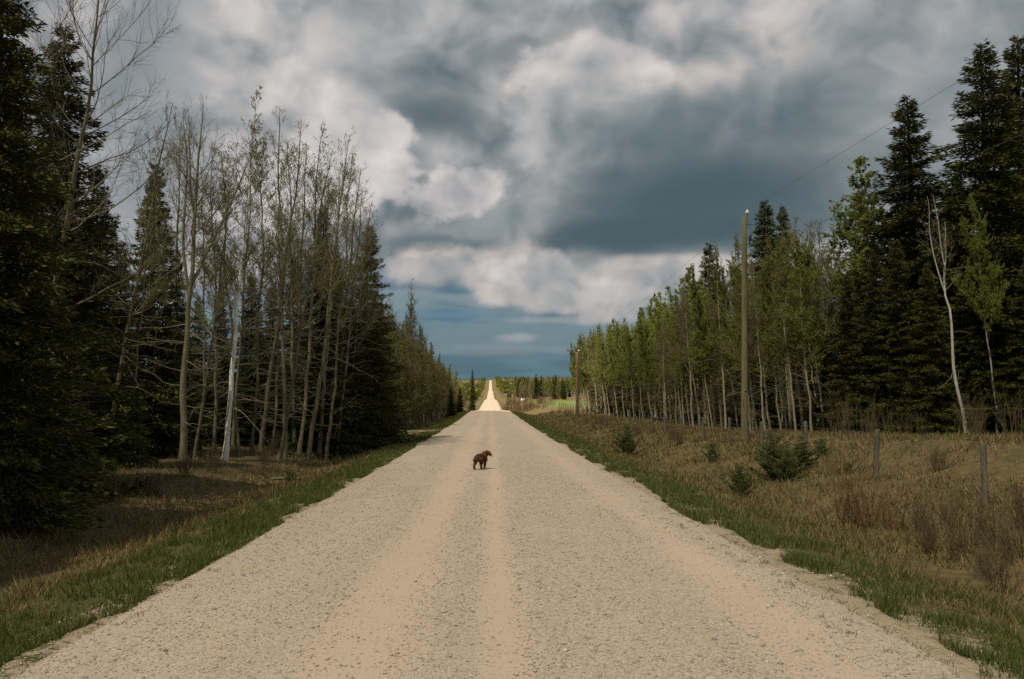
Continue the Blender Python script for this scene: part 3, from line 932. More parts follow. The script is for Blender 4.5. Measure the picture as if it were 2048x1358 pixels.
# ------------------------------------------------------------------ left side, near
G_SPL = 'dark spruces behind the left aspens'
tree(SP_WIDE, 'spruce_tree', -35, 15.5, -25, -190, 'huge near-black spruce filling the left picture edge', 'spruce', fat=1.1)
tree(SP_RAGGED, 'spruce_tree', 88, 20.5, 105, 35, 'tall ragged dark spruce behind the big bare overhanging aspen', 'spruce', fat=1.25)
tree(SP_RAGGED, 'spruce_tree', 20, 24, 30, 120, 'dark spruce wedged between the two biggest spruces at far left', 'spruce')
tree(SP_WIDE, 'spruce_tree', 190, 26, 195, 330, 'broad dark spruce with branches sweeping low beside the left ditch', 'spruce', fat=1.05)
tree(SP_SPIRE, 'spruce_tree', 303, 31, 306, 322, 'narrow pointed spruce just left of the forked bare aspen', 'spruce', fat=1.2)
tree(SP_NARROW, 'spruce_tree', 640, 39, 642, 402, 'spruce with brown-green top rising through the leaning bare aspens', 'spruce', fat=1.15)
tree(SP_RAGGED, 'spruce_tree', 722, 43, 738, 448, 'shaggy spruce ending the left grove, boughs reaching towards the road', 'spruce', fat=1.3)
for k, (px, d, py) in enumerate(((-30, 30, 260), (120, 30, 300), (240, 36, 480), (350, 44, 500), (395, 50, 590), (440, 46, 570), (448, 41, 660), (500, 44, 545), (520, 40, 650), (545, 50, 560), (588, 45, 520), (610, 41, 600), (672, 48, 500), (700, 41, 590), (762, 47, 610))):
    tree((SP_NARROW, SP_WIDE, SP_SPIRE, SP_RAGGED)[int(rng.integers(0, 4))], 'spruce_tree', px, d, px, py, 'shadowy spruce behind the left aspens, ' + ORD[k] + ' of that back row from the left', 'spruce', G_SPL, fat=1.15)

for x, d, H in ((-10.8, 10.5, 13), (-11.8, 6.5, 14), (-10.6, 2.0, 13.5), (-12.4, -3.5, 14.5), (-11.2, -9.0, 13.5), (-14.5, 12.5, 14), (-15.0, 1.0, 15), (-11.5, -15.0, 14)):
    place(SP_WIDE, 'spruce_tree', x, d, H, 'dark roadside spruce continuing the left tree line towards the viewpoint', 'spruce', 'spruces left of the viewpoint')
tree(LB_BIG, 'bare_aspen', 62, 19.0, 178, -95, 'big bare aspen leaning over the spruces, long twiggy limbs against the sky', 'aspen', rot=0.4)
tree(LB_BIG, 'bare_aspen', -70, 17.0, -10, -190, 'leafless aspen at the top left corner, only its twigs in view', 'aspen', rot=2.2)
tree(LB[0], 'bare_aspen', 205, 25, 322, 195, 'thin pale aspen leaning right in front of the dark left spruces', 'aspen')
tree(LB[1], 'bare_aspen', 258, 26.5, 306, 300, 'second slim aspen leaning beside the narrow pointed spruce', 'aspen')
tree(LB_FORK, 'bare_aspen', 370, 29.5, 388, 190, 'forked bare aspen with thick brown trunk left of the white birch', 'aspen', rot=0.0)
tree(BIRCH, 'birch_tree', 453, 31, 487, 168, 'white-barked birch with budding crown, tallest of the left grove', 'birch')
tree(LB[3], 'bare_aspen', 392, 30.3, 462, 330, 'slender aspen leaning between forked trunk and white birch', 'aspen')
tree(LB[2], 'bare_aspen', 618, 35, 690, 258, 'bare aspen leaning strongly right, foot at the ditch edge right of the birch', 'aspen')
tree(LB[0], 'bare_aspen', 572, 34, 545, 208, 'upright bare aspen with tall twiggy top two trunks right of the birch', 'aspen')
grove = sorted(((525, 36, 600, 228), (560, 33.5, 655, 292), (592, 38, 570, 275), (480, 33, 442, 300), (640, 38, 682, 335), (662, 40, 716, 332), (690, 41, 742, 402), (600, 37, 640, 245), (508, 34.5, 520, 270),
                (548, 38, 560, 330), (655, 37, 700, 300), (430, 35, 420, 290), (345, 33, 350, 260), (676, 39, 728, 372), (585, 41, 610, 300), (470, 38, 500, 330), (625, 42, 660, 350), (412, 40, 400, 350)))
feet = sorted([g_[0] for g_ in grove] + [618, 572])
for b, d, t, py in grove:
    if b > 453:
        lb = 'slim leafless aspen, ' + ORD[[f for f in feet if f > 453].index(b)] + ' trunk to the right of the white birch'
    else:
        lb = {430: 'thin bare aspen close behind the white birch on its left', 412: 'thin bare aspen half hidden between forked aspen and birch', 345: 'thin bare aspen just left of the thick forked trunk'}[b]
    tree(LB[int(rng.integers(0, 4))], 'bare_aspen', b, d, t, py, lb, 'aspen', 'bare aspens of the left grove')

for k, (px, d, H) in enumerate(((415, 39, 3.4), (470, 41, 3.0), (498, 39.5, 4.2), (540, 42, 3.2), (575, 40, 4.4), (628, 41.5, 3.6), (668, 42.5, 4.4), (340, 38, 3.8), (705, 44, 3.5))):
    place(SP_SPIRE, 'spruce_tree', at(px, d), d, H, 'short dark spruce filling the shade between the left aspen trunks', 'spruce', 'short spruces inside the left grove', fat=1.9)

# ------------------------------------------------------------------ left side, beyond the side track
tree(LS[2], 'bare_aspen', 818, 66, 822, 560, 'tall feathery bare aspen just past the left side track', 'aspen', fat=0.9)
d = 62.5
while d < 185:
    H = np.interp(d, [63, 78, 100, 150, 180], [10.2, 11.4, 10.8, 9.6, 9.0]) * rng.uniform(0.80, 1.06)
    seg = 'at the near end of the row past the track' if d < 85 else ('midway along the row past the side track' if d < 125 else 'at the far end of the row left of the road')
    for k, (x0, xw) in enumerate(((-7.0, 1.3), (-8.8, 2.0), (-11.0, 4.0))):
        place(LS[int(rng.integers(0, 3))], 'budding_aspen', x0 - rng.random() * xw, d + rng.random() * 1.3, H * (0.86, 1.0, 1.1)[k], ('olive budding aspen in front, ', 'olive budding aspen behind, ', 'olive budding aspen behind, ')[k] + seg, 'aspen', 'aspen row past the left side track: ' + seg + (' front', ' back', ' back')[k], lean=(rng.normal(1, 1.5), 0), fat=1.25)
    d += rng.uniform(1.4, 2.3)
for px, d, py, lb in ((902, 112, 772, 'low dark spruce at the foot of the left aspen row, nearer of two'), (920, 140, 775, 'low dark spruce ending the left aspen row near the crest')):
    tree(SP_SPIRE, 'spruce_tree', px, d, px, py, lb, 'spruce', fat=1.7)
tree(SP_SPIRE, 'spruce_tree', 945, 255, 945, 738, 'lone pointed spruce rising left of the far road', 'spruce', fat=0.75)
d = 182.0
while d < 520:
    for k in range(2):
        x = -8.5 - rng.random() * (4 + d * 0.05)
        if rng.random() < 0.35:
            place(SP_SPIRE, 'spruce_tree', x - 1.0, d, rng.uniform(5, 9.5), 'small dark spruce in the sunlit wood left of the far road', 'spruce', 'far left spruces', fat=1.2)
        else:
            place(LS[int(rng.integers(0, 3))], 'budding_aspen', x, d, rng.uniform(5.5, 9.0), 'sunlit tan aspen in the wood left of the far road', 'aspen', 'far left aspens', fat=1.4)
    d += d * 0.028

# ------------------------------------------------------------------ right side, near
tree(SP_NARROW, 'spruce_tree', 1838, 42, 1829, 172, 'pointed spruce standing clear against the sky right of the leafy aspen', 'spruce', fat=1.75)
tree(SP_WIDE, 'spruce_tree', 1985, 40, 1978, 62, 'tallest dark spruce near the right picture edge', 'spruce', fat=1.45)
tree(SP_NARROW, 'spruce_tree', 2052, 44, 2040, 52, 'spruce cut by the right picture edge, tip just right of the tallest', 'spruce', fat=1.5)
tree(SP_WIDE, 'spruce_tree', 1915, 47, 1910, 330, 'spruce filling the gap behind the forked white trunk', 'spruce', fat=1.1)
tree(SP_NARROW, 'spruce_tree', 1535, 62, 1534, 392, 'broad dark spruce directly right of the near utility pole', 'spruce', fat=1.6)
tree(SP_NARROW, 'spruce_tree', 1572, 64, 1570, 404, 'slightly shorter spruce beside the one right of the near utility pole', 'spruce', fat=1.3)
tree(SP_NARROW, 'spruce_tree', 1420, 76, 1416, 483, 'dark spire spruce left of the near utility pole', 'spruce', fat=1.6)
tree(SP_SPIRE, 'spruce_tree', 1382, 83, 1378, 530, 'small brown spruce spire peeking over bright green aspens', 'spruce')
tree(SP_SPIRE, 'spruce_tree', 1285, 112, 1283, 612, 'brownish spruce top at the left end of the bright green aspens', 'spruce', fat=1.2)
tree(SP_SPIRE, 'spruce_tree', 1254, 92, 1253, 664, 'slim dark spruce in front of the pale aspens far along the fence', 'spruce', fat=1.3)
tree(SP_SPIRE, 'spruce_tree', 1214, 106, 1213, 698, 'small grey-green spruce near the brown utility pole', 'spruce', fat=1.5)
G_UND = 'low spruces behind the right bank'
for k, (px, d, py) in enumerate(sorted(((1665, 43, 600), (1700, 40.5, 540), (1752, 39.5, 500), (1800, 38.5, 470), (1858, 37.5, 520), (1925, 38, 540), (1990, 37, 470), (2060, 36, 500), (1725, 46, 470), (1880, 43, 430), (1640, 48, 640)))):
    tree((SP_WIDE, SP_RAGGED)[int(rng.integers(0, 2))], 'spruce_tree', px, d, px, py, 'dense low spruce in the dark wall above the right bank, ' + ORD[k] + ' from the left', 'spruce', G_UND, fat=1.3)
d = 50.0
while d < 135:
    place((SP_NARROW, SP_SPIRE, SP_WIDE)[int(rng.integers(0, 3))], 'spruce_tree', 20.5 + rng.random() * 5, d, rng.uniform(6.5, 9.5), 'shaded spruce hidden among the aspen trunks behind the fence', 'spruce', 'spruces inside the right aspen stand', fat=1.3)
    d += rng.uniform(2.6, 4.2)

tree(RG[0], 'leafy_aspen', 1768, 45, 1733, 306, 'tall leafy aspen with fresh green crown left of the pointed spruce', 'aspen', fat=1.45)
tree(RG[1], 'leafy_aspen', 1990, 36, 1958, 388, 'slim green aspen with thin pale trunk before the tallest spruce', 'aspen', fat=0.72)
tree(RG[1], 'leafy_aspen', 1690, 46, 1672, 470, 'lower green aspen under the left side of the tall leafy one', 'aspen', fat=0.9)
tree(R_FORK, 'bare_aspen', 1930, 34, 1870, 378, 'forked bare aspen with leaning white trunk above the fence posts', 'aspen', rot=0.0)
G_RS = 'pale aspens in the stand behind the fence'
L_RS = 'slender pale-trunked aspen leaning in the stand right of the near utility pole'
for b, d, t, py in ((1665, 43, 1640, 430), (1648, 41, 1610, 445), (1622, 40, 1600, 440), (1605, 43, 1570, 470), (1590, 41, 1555, 480), (1572, 44, 1540, 470), (1560, 42, 1520, 500), (1540, 45, 1500, 505), (1528, 43, 1505, 520), (1512, 46, 1470, 500),
                    (1500, 44, 1478, 530), (1635, 46, 1630, 455), (1580, 48, 1575, 450), (1618, 49, 1590, 425)):
    tree(RS[int(rng.choice([0, 2, 2, 1]))], 'pale_aspen', b, d, t, py, L_RS, 'aspen', G_RS)
d = 46.0
while d < 134:
    for k in range(3):
        H = rng.uniform(9.8, 13.0) * np.interp(d, [46, 55, 62, 84, 95, 134], [1.0, 0.92, 0.80, 0.84, 0.95, 1.0])
        x = 14.2 + (rng.random() * 1.6 if k == 0 else 1.2 + rng.random() * 6.5)
        w = [0.15, 0.35, 0.15, 0.35] if d > 58 else [0.35, 0.15, 0.4, 0.1]
        seg = 'just left of the near utility pole' if d < 58 else ('below the bright green crowns' if d < 88 else 'towards the brown utility pole')
        lb = ('slender pale aspen at the front of the stand ' if k == 0 else 'slender pale aspen deeper in the stand ') + seg
        place(RS[int(rng.choice(4, p=w))], 'pale_aspen', x + (2.5 if (k and 60 < d < 90) else 0), d + rng.random(), H, lb, 'aspen', lb.replace('slender pale aspen', 'pale aspens'), lean=(-rng.uniform(1.5, 7.0), rng.normal(0, 1.5)))
    d += rng.uniform(1.3, 2.4)
for b, d, t, py in ((1350, 78, 1338, 574), (1372, 76, 1362, 558), (1332, 82, 1322, 586), (1398, 72, 1390, 556), (1448, 66, 1440, 590), (1310, 92, 1302, 600), (1425, 72, 1408, 572), (1318, 84, 1310, 592), (1385, 68, 1374, 590), (1360, 70, 1345, 610), (1412, 66, 1398, 600), (1295, 96, 1288, 625)):
    tree(RG[int(rng.integers(0, 2))], 'leafy_aspen', b, d, t, py, 'bright fresh-green aspen crown in the clump left of the near utility pole', 'aspen', 'bright green aspens left of the pole', fat=1.05)
for k in range(52):
    d = rng.uniform(42, 132)
    place(LS[int(rng.integers(0, 3))], 'young_aspen', 15.6 + rng.random() * 5, d, rng.uniform(4.5, 8.0), 'bushy half-grown aspen filling between the pale trunks behind the fence', 'aspen', 'half-grown aspens among the pale trunks', fat=1.35, lean=(-rng.uniform(0, 5), 0))
tree(RG[0], 'leafy_aspen', 1252, 128, 1248, 638, 'pale green aspen top beside the grey bare one', 'aspen', fat=0.85)
tree(RS[2], 'pale_aspen', 1222, 126, 1216, 642, 'grey bare aspen standing tallest at the far end of the right stand', 'aspen')
for b, d, t, py in ((1162, 132, 1150, 690), (1172, 128, 1165, 705), (1185, 126, 1178, 680), (1160, 140, 1157, 720), (1178, 138, 1172, 712)):
    tree(RS[int(rng.integers(0, 4))], 'pale_aspen', b, d, t, py, 'thin white-trunked aspen at the far end of the stand by the brown pole', 'aspen', 'white aspens by the brown pole')

# far right wood edging the pasture
d0 = 0
for k in range(110):
    d = rng.uniform(330, 470)
    px = rng.uniform(1002, 1150)
    x = at(px, d)
    if x < 14:
        x = 14 + rng.random() * 6
    if rng.random() < 0.38:
        place(SP_SPIRE, 'spruce_tree', x, d, rng.uniform(7.5, 11.5), 'small dark spruce in the wood edging the far green pasture', 'spruce', 'spruces beyond the pasture', fat=1.2)
    else:
        place((LS + RG)[int(rng.integers(0, 4))], 'budding_aspen', x, d, rng.uniform(7, 10), 'tan and green aspen in the wood edging the far pasture', 'aspen', 'aspens beyond the pasture', fat=1.4)
for k in range(16):
    d = rng.uniform(165, 300)
    place(RG[int(rng.integers(0, 2))], 'leafy_aspen', at(1120, d) + 2 + rng.random() * 12, d, rng.uniform(8, 11), 'bright green aspen along the right side of the far pasture', 'aspen', 'green aspens right of the pasture', fat=1.3)


for k in range(96):
    d = 165 * (430 / 165) ** rng.random()
    sd = 1 if rng.random() < 0.6 else -1
    place((SHRUB_GREY + SHRUB_RED)[int(rng.integers(0, 5))], 'brush_shrub', sd * (7.0 + rng.random() * 6.5), d, rng.uniform(1.0, 2.8), 'sunlit rusty brush on the ' + ('right' if sd > 0 else 'left') + ' verge of the far road', 'shrub', 'brush on the far verges, ' + ('right' if sd > 0 else 'left'), fat=1.5)
for k in range(26):
    d = rng.uniform(300, 640)
    sd = 1 if rng.random() < 0.5 else -1
    place(LS[int(rng.integers(0, 3))], 'budding_aspen', sd * (8.5 + rng.random() * 9), d, rng.uniform(4, 8), 'small tan aspen close to the ' + ('right' if sd > 0 else 'left') + ' edge of the far road', 'aspen', 'aspens by the far road, ' + ('right' if sd > 0 else 'left'), fat=1.5)


def far_wood():
    """the distant woods that read as one mass over the hills"""
    C, D_ = [], []
    r = np.random.default_rng(77)
    n = 5200
    y = 430 * (4300 / 430) ** r.random(n)
    x = np.where(r.random(n) < 0.72, r.uniform(-0.07, 0.15, n), r.uniform(-0.42, 0.42, n)) * y
    x[:900] = np.sign(r.uniform(-1, 1, 900)) * (9 + 25 * r.random(900) ** 1.5)
    x = np.where(np.abs(x) < 9 + y * 0.003, np.sign(x) * (9 + y * 0.003 + r.random(n) * 10), x)
    keep = ~((y < 480) & (x > 0)) & ~((y < 700) & (x > 0) & (x < 16)) & (vnoise(x / 90, y / 90, 51) > -0.22)
    x, y = x[keep], y[keep]
    n = len(x)
    z = ground(x, y)
    con = vnoise(x / 60, y / 60, 52) + r.normal(0, 0.25, n) > -0.02
    H = np.where(con, r.uniform(8, 13.5, n), r.uniform(7, 10.5, n))
    res = []
    for sel, m in ((con, 30), (~con, 34)):
        xx, yy, zz, hh = x[sel], y[sel], z[sel], H[sel]
        k = len(xx)
        conif = m == 30
        t = r.random((k, m)) ** (0.8 if conif else 1.0)
        rad = (hh[:, None] * 0.16 * (1 - t) + 0.15) if conif else hh[:, None] * 0.22 * np.sqrt(np.clip(1 - (2 * np.clip(t, 0.0, 1) - 0.95) ** 2, 0.05, 1))
        a = r.uniform(0, 6.283, (k, m))
        rr = rad * r.uniform(0.5, 1.0, (k, m))
        O = np.stack([xx[:, None] + rr * np.cos(a) * 0.4, yy[:, None] + rr * np.sin(a) * 0.4, zz[:, None] + hh[:, None] * (0.05 + 0.92 * t)], axis=-1).reshape(-1, 3)
        up = np.full((k, m), -0.15 if conif else 0.9)
        Dd = unit(np.stack([np.cos(a), np.sin(a), up], axis=-1).reshape(-1, 3))
        ll = (rr * 1.0 + 0.5).reshape(-1)
        V, F = kites(O, Dd, ll, ll * 0.33 + 0.18, unit(r.normal(0, 1, (len(O), 3)) + np.array([0, 0, 0.6])))
        res.append((V, F))
    return res


(cv, cf), (bv, bf) = far_wood()
tag(new_obj('far_conifer_wood', mesh_from('far_conifer_wood', cv, cf), M_NEEDLE), 'dark conifer woods covering the distant hills', 'wood', kind='stuff')
tag(new_obj('far_aspen_wood', mesh_from('far_aspen_wood', bv, bf), M_BUD), 'olive aspen woods covering the distant hills', 'wood', kind='stuff')

# ------------------------------------------------------------------ shrubs and seedlings
for px, d, H, sh, lb in ((1725, 15.6, 1.35, 0, 'tallest reddish willow shrub in the right ditch before the fence'), (1688, 16.4, 1.15, 1, 'smaller red-stemmed willow just left of the tallest one in the ditch'),
                         (1775, 15.0, 1.0, 1, 'thin red willow stems right of the tallest ditch willow')):
    place(SHRUB_RED[sh], 'willow_shrub', at(px, d), d, H, lb, 'shrub')
for k, (px, d, H) in enumerate(sorted(((1850, 13.2, 0.75), (1905, 12.6, 0.8), (1960, 12.8, 0.9), (2010, 12.0, 0.95), (1830, 14.6, 0.8), (1890, 14.2, 0.85), (2040, 13.4, 1.0), (1985, 10.6, 0.8), (1870, 19.0, 0.9), (1955, 11.4, 0.7)))):
    place(SHRUB_GREY[int(rng.integers(0, 2))], 'brush_shrub', at(px, d), d, H, 'tangled brown brush in the near right ditch, ' + ORD[k] + ' clump from the left', 'shrub', 'brush in the near right ditch')
for k in range(34):
    d = rng.uniform(36, 118)
    x = 7.4 + rng.random() * 2.6 + 0.012 * d
    place(SHRUB_GREY[int(rng.integers(0, 3))], 'brush_shrub', x, d, rng.uniform(0.65, 1.25), 'grey-brown bare bush along the ditch beside the far fence', 'shrub', 'bushes along the far fence')
for k in range(26):
    d = rng.uniform(30, 46)
    px = rng.uniform(1660, 2060)
    place(SHRUB_GREY[2], 'brush_shrub', at(px, d), d, rng.uniform(1.2, 2.6), 'tall thin bare sapling at the foot of the right spruce wall', 'sapling', 'saplings below the right spruces', fat=0.7)
for k in range(22):
    d = rng.uniform(17, 56)
    place(SHRUB_GREY[int(rng.integers(0, 3))], 'brush_shrub', -8.6 - rng.random() * 1.8, d, rng.uniform(0.5, 1.1), 'low bare brush at the foot of the left grove', 'shrub', 'brush at the foot of the left grove')
for px, d, py, lb, pr in ((1545, 23.4, 868, 'tallest bushy young spruce left of its twin below the near utility pole', SP_BUSHY), (1600, 23.8, 872, 'bushy young spruce right of its twin below the near utility pole', SP_YOUNG),
                          (1572, 22.6, 900, 'low young spruce squeezed between the twin young spruces', SP_BUSHY), (1476, 21.0, 930, 'small green spruce nearest the road left of the twin young spruces', SP_BUSHY),
                          (1252, 37.5, 852, 'dark little spruce bush beside the fence halfway along the ditch', SP_BUSHY), (1640, 25.5, 872, 'thin open sapling spruce right of the twin young spruces', SP_SEEDLING),
                          (1692, 22.0, 922, 'tiny seedling in the dry grass right of the twin young spruces', SP_SEEDLING), (1422, 30.5, 882, 'tiny seedling by the fence just left of the near utility pole', SP_SEEDLING),
                          (584, 26.5, 932, 'little spruce seedling in the left ditch right of the birch', SP_SEEDLING)):
    x = at(px, d)
    place(pr, 'young_spruce', x, d, max(0.35, level(py, d) - float(ground(x, d))), lb, 'spruce', fat=1.0, sink=0.02)

# ------------------------------------------------------------------ fence
def wood_mat(name, a, b, grain=(14, 14, 1.2), moss=None):
    m, g = material(name)
    p = g.n('ShaderNodeTexCoord').outputs['Object']
    n1 = g.noise(g.v('MULTIPLY', p, grain), 1.0, 5, 0.6)
    n2 = g.noise(p, 2.2, 4, 0.55)
    n3 = g.noise(g.v('MULTIPLY', p, (40, 40, 1.5)), 1.0, 3, 0.5)
    c = g.mix(g.step(n1, 0.3, 0.7), a, b)
    if moss:
        c = g.mix(g.m('MULTIPLY', g.step(n2, 0.4, 0.65), 0.7), c, moss)
    c = g.mix(g.m('MULTIPLY', g.step(n3, 0.58, 0.66), 0.7), c, tuple(v * 0.3 for v in a))
    finish(g, c, 0.88, bump(g, g.m('ADD', n1, n3), 0.5, 0.01), 0.15)
    return m


def plain_mat(name, col, rough=0.5, metal=0.0):
    m, g = material(name)
    p = g.n('ShaderNodeTexCoord').outputs['Object']
    n = g.noise(p, 14.0, 4, 0.6)
    c = g.mix(n, tuple(v * 0.75 for v in col), tuple(min(1.0, v * 1.2) for v in col))
    finish(g, c, rough, None, 0.4)
    for nd in g.t.nodes:
        if nd.type == 'BSDF_PRINCIPLED':
            nd.inputs['Metallic'].default_value = metal
    return m


M_POST = wood_mat('weathered_post', (0.082, 0.074, 0.052), (0.175, 0.160, 0.118), moss=(0.090, 0.096, 0.050))
M_POLE = wood_mat('green_treated_pole', (0.105, 0.094, 0.048), (0.195, 0.174, 0.092), (16, 16, 0.35), moss=(0.135, 0.132, 0.055))
M_POLE_BROWN = wood_mat('brown_pole', (0.088, 0.056, 0.030), (0.16, 0.105, 0.062), (9, 9, 0.5))
M_WIRE = plain_mat('galvanised_wire', (0.22, 0.21, 0.20), 0.5, 0.7)
M_CABLE = plain_mat('aluminium_line', (0.20, 0.20, 0.20), 0.5, 0.6)
M_PORCELAIN = plain_mat('white_porcelain', (0.75, 0.76, 0.76), 0.25)
M_STEEL = plain_mat('dull_steel', (0.16, 0.16, 0.16), 0.5, 0.8)
M_RUBBER = plain_mat('dark_polymer', (0.022, 0.022, 0.024), 0.5)


def lathe(profile, k=12):
    P = np.array([[[0, 0, z] for r_, z in profile]], dtype=float)
    a = np.arange(k) * 2 * np.pi / k
    V = np.array([[r_ * math.cos(q), r_ * math.sin(q), z] for r_, z in profile for q in a])
    n = len(profile)
    i = np.arange(n * k).reshape(n, k)
    F = np.stack([i[:-1], np.roll(i[:-1], -1, 1), np.roll(i[1:], -1, 1), i[1:]], axis=-1).reshape(-1, 4)
    return V, F


def box(cx, cy, cz, sx, sy, sz):
    s = np.array([[-1, -1, -1], [1, -1, -1], [1, 1, -1], [-1, 1, -1], [-1, -1, 1], [1, -1, 1], [1, 1, 1], [-1, 1, 1]], dtype=float) * 0.5
    V = s * np.array([sx, sy, sz]) + np.array([cx, cy, cz])
    F = np.array([[0, 3, 2, 1], [4, 5, 6, 7], [0, 1, 5, 4], [1, 2, 6, 5], [2, 3, 7, 6], [3, 0, 4, 7]])
    return V, F


def post_mesh(seed):
    r = np.random.default_rng(seed)
    prof = [(0.066, -0.3), (0.064, 0.0), (0.063, 0.5), (0.061, 1.0), (0.060, 1.19), (0.050, 1.215), (0.0, 1.222)]
    V, F = lathe(prof, 10)
    V[:, :2] *= (1 + r.normal(0, 0.05, (len(V), 1)))
    V[-20:, 2] += V[-20:, 0] * r.uniform(-0.5, 0.5)
    return mesh_from('fence_post', V, F, True)


POSTS = [post_mesh(s) for s in (1, 2, 3)]
fence = empty('fence', (9.6, 15.6, float(ground(9.6, 15.6))))
tag(fence, 'wire fence on weathered grey posts along the right bank', 'fence')
fd, fx = [], []
d = 10.8
while d < 145:
    fd.append(d)
    fx.append(float(np.interp(d, [10, 16, 20, 35, 60, 145], [9.5, 9.6, 9.75, 10.35, 10.9, 12.4])))
    d += (4.75 if d < 18 else 4.75 + rng.normal(0, 0.15)) if d > 11 else 4.6
tops = []
inv = Vector(fence.location)
for k, (x, d) in enumerate(zip(fx, fd)):
    p = new_obj('post', POSTS[k % 3], M_POST, fence)
    z = float(ground(x, d))
    p.location = Vector((x, d, z)) - inv
    s = rng.uniform(0.94, 1.06)
    p.scale = (rng.uniform(0.92, 1.15),) * 2 + (s,)
    p.rotation_euler = (rng.normal(0, 0.025), rng.normal(0, 0.025), rng.uniform(0, 6.28))
    tops.append((x, d, z))
for hgt in (0.35, 0.66, 0.95, 1.14):
    pts = []
    for (x0, y0, z0), (x1, y1, z1) in zip(tops[:-1], tops[1:]):
        for q in (0.0, 0.33, 0.66):
            pts.append((x0 + (x1 - x0) * q - 0.068, y0 + (y1 - y0) * q, z0 + (z1 - z0) * q + hgt - 0.04 * q * (1 - q)))
    P = np.array(pts)[None] - np.array(inv)
    V, F = tubes(P, np.full((1, P.shape[1]), 0.0030), 4)
    new_obj('wire', mesh_from('fence_wire', V, F), M_WIRE, fence)


# ------------------------------------------------------------------ utility poles and their lines
def pole(x, d, z_top, r0, r1, mat, label, gear, tilt=(0, 0), group=None):
    z = float(ground(x, d))
    H = z_top - z
    root = empty('utility_pole', (x, d, z))
    root.rotation_euler = (math.radians(tilt[1]), math.radians(tilt[0]), 0)
    tag(root, label, 'utility pole', group)
    prof = [(r0 * 1.03, -0.4)] + [(r0 + (r1 - r0) * q, H * q) for q in np.linspace(0, 1, 9)] + [(r1 * 0.55, H + 0.03), (0.0, H + 0.035)]
    V, F = lathe(prof, 18)
    new_obj('shaft', mesh_from('pole_shaft', V, F, True), mat, root)
    # top pin and insulator
    V, F = tubes(np.array([[[r1 + 0.02, 0, H - 0.45], [r1 + 0.03, 0, H - 0.1], [r1 + 0.03, 0, H + 0.18]]]), np.full((1, 3), 0.014), 6)
    pin = new_obj('pin_bracket', mesh_from('pin_bracket', V, F), M_STEEL, root)
    V, F = lathe([(0.0, 0.0), (0.045, 0.0), (0.10, 0.03), (0.105, 0.05), (0.06, 0.07), (0.085, 0.10), (0.085, 0.115), (0.045, 0.135), (0.03, 0.16), (0.045, 0.18), (0.0, 0.19)], 14)
    ins = new_obj('insulator', mesh_from('insulator', V, F, True), M_PORCELAIN, pin)
    ins.location = (r1 + 0.03, 0, H + 0.17)
    V, F = lathe([(0.0, 0.0), (0.035, 0.0), (0.05, 0.02), (0.03, 0.045), (0.05, 0.07), (0.035, 0.09), (0.0, 0.09)], 10)
    sp = new_obj('neutral_spool', mesh_from('neutral_spool', V, F, True), M_PORCELAIN, root)
    rn = r0 + (r1 - r0) * (H - 1.75) / H
    sp.location = (-rn - 0.055, 0, H - 1.80)
    V, F = box(-rn - 0.045, 0, H - 1.825, 0.12, 0.05, 0.012)
    V2, F2 = box(-rn - 0.045, 0, H - 1.695, 0.12, 0.05, 0.012)
    V, F = join([(V, F), (V2, F2)])
    new_obj('clevis', mesh_from('clevis', V, F), M_STEEL, root)
    if gear:
        # side arm carrying a fused cut-out and arrester
        V, F = tubes(np.array([[[-0.12, -0.02, H - 0.30], [r1, -0.02, H - 0.30], [0.32, -0.02, H - 0.31], [0.62, -0.02, H - 0.34]]]), np.full((1, 4), 0.018), 6)
        arm = new_obj('side_arm', mesh_from('side_arm', V, F), M_STEEL, root)
        prof = [(0.0, 0.0), (0.022, 0.0), (0.022, 0.06)]
        for q in range(5):
            zc = 0.07 + q * 0.055
            prof += [(0.03, zc), (0.062, zc + 0.012), (0.062, zc + 0.020), (0.03, zc + 0.034)]
        prof += [(0.02, 0.37), (0.02, 0.42), (0.0, 0.42)]
        V, F = lathe(prof, 12)
        ar = new_obj('cutout_fuse', mesh_from('cutout_fuse', V, F, True), M_RUBBER, arm)
        ar.location = (0.24, -0.02, H - 1.12)
        ar.rotation_euler = (0, math.radians(6), 0)
        V, F = tubes(np.array([[[0.26, -0.02, H - 0.72], [0.30, -0.03, H - 0.55], [0.24, -0.03, H - 0.40], [0.16, 0, H + 0.15]]]), np.full((1, 4), 0.005), 5)
        new_obj('jumper_wire', mesh_from('jumper_wire', V, F), M_RUBBER, arm)
        V, F = box(0.15, -0.02, H - 0.90, 0.14, 0.035, 0.05)
        new_obj('fuse_bracket', mesh_from('fuse_bracket', V, F), M_STEEL, root)
        V, F = box(0.0, -r0 * 0.97, 2.2, 0.07, 0.012, 0.10)
        new_obj('number_plate', mesh_from('number_plate', V, F), M_STEEL, root)
    return (x + r1 + 0.03 + math.sin(math.radians(tilt[0])) * H, d, z_top + 0.34), (x - rn - 0.055 + math.sin(math.radians(tilt[0])) * H, d, z_top - 1.76)


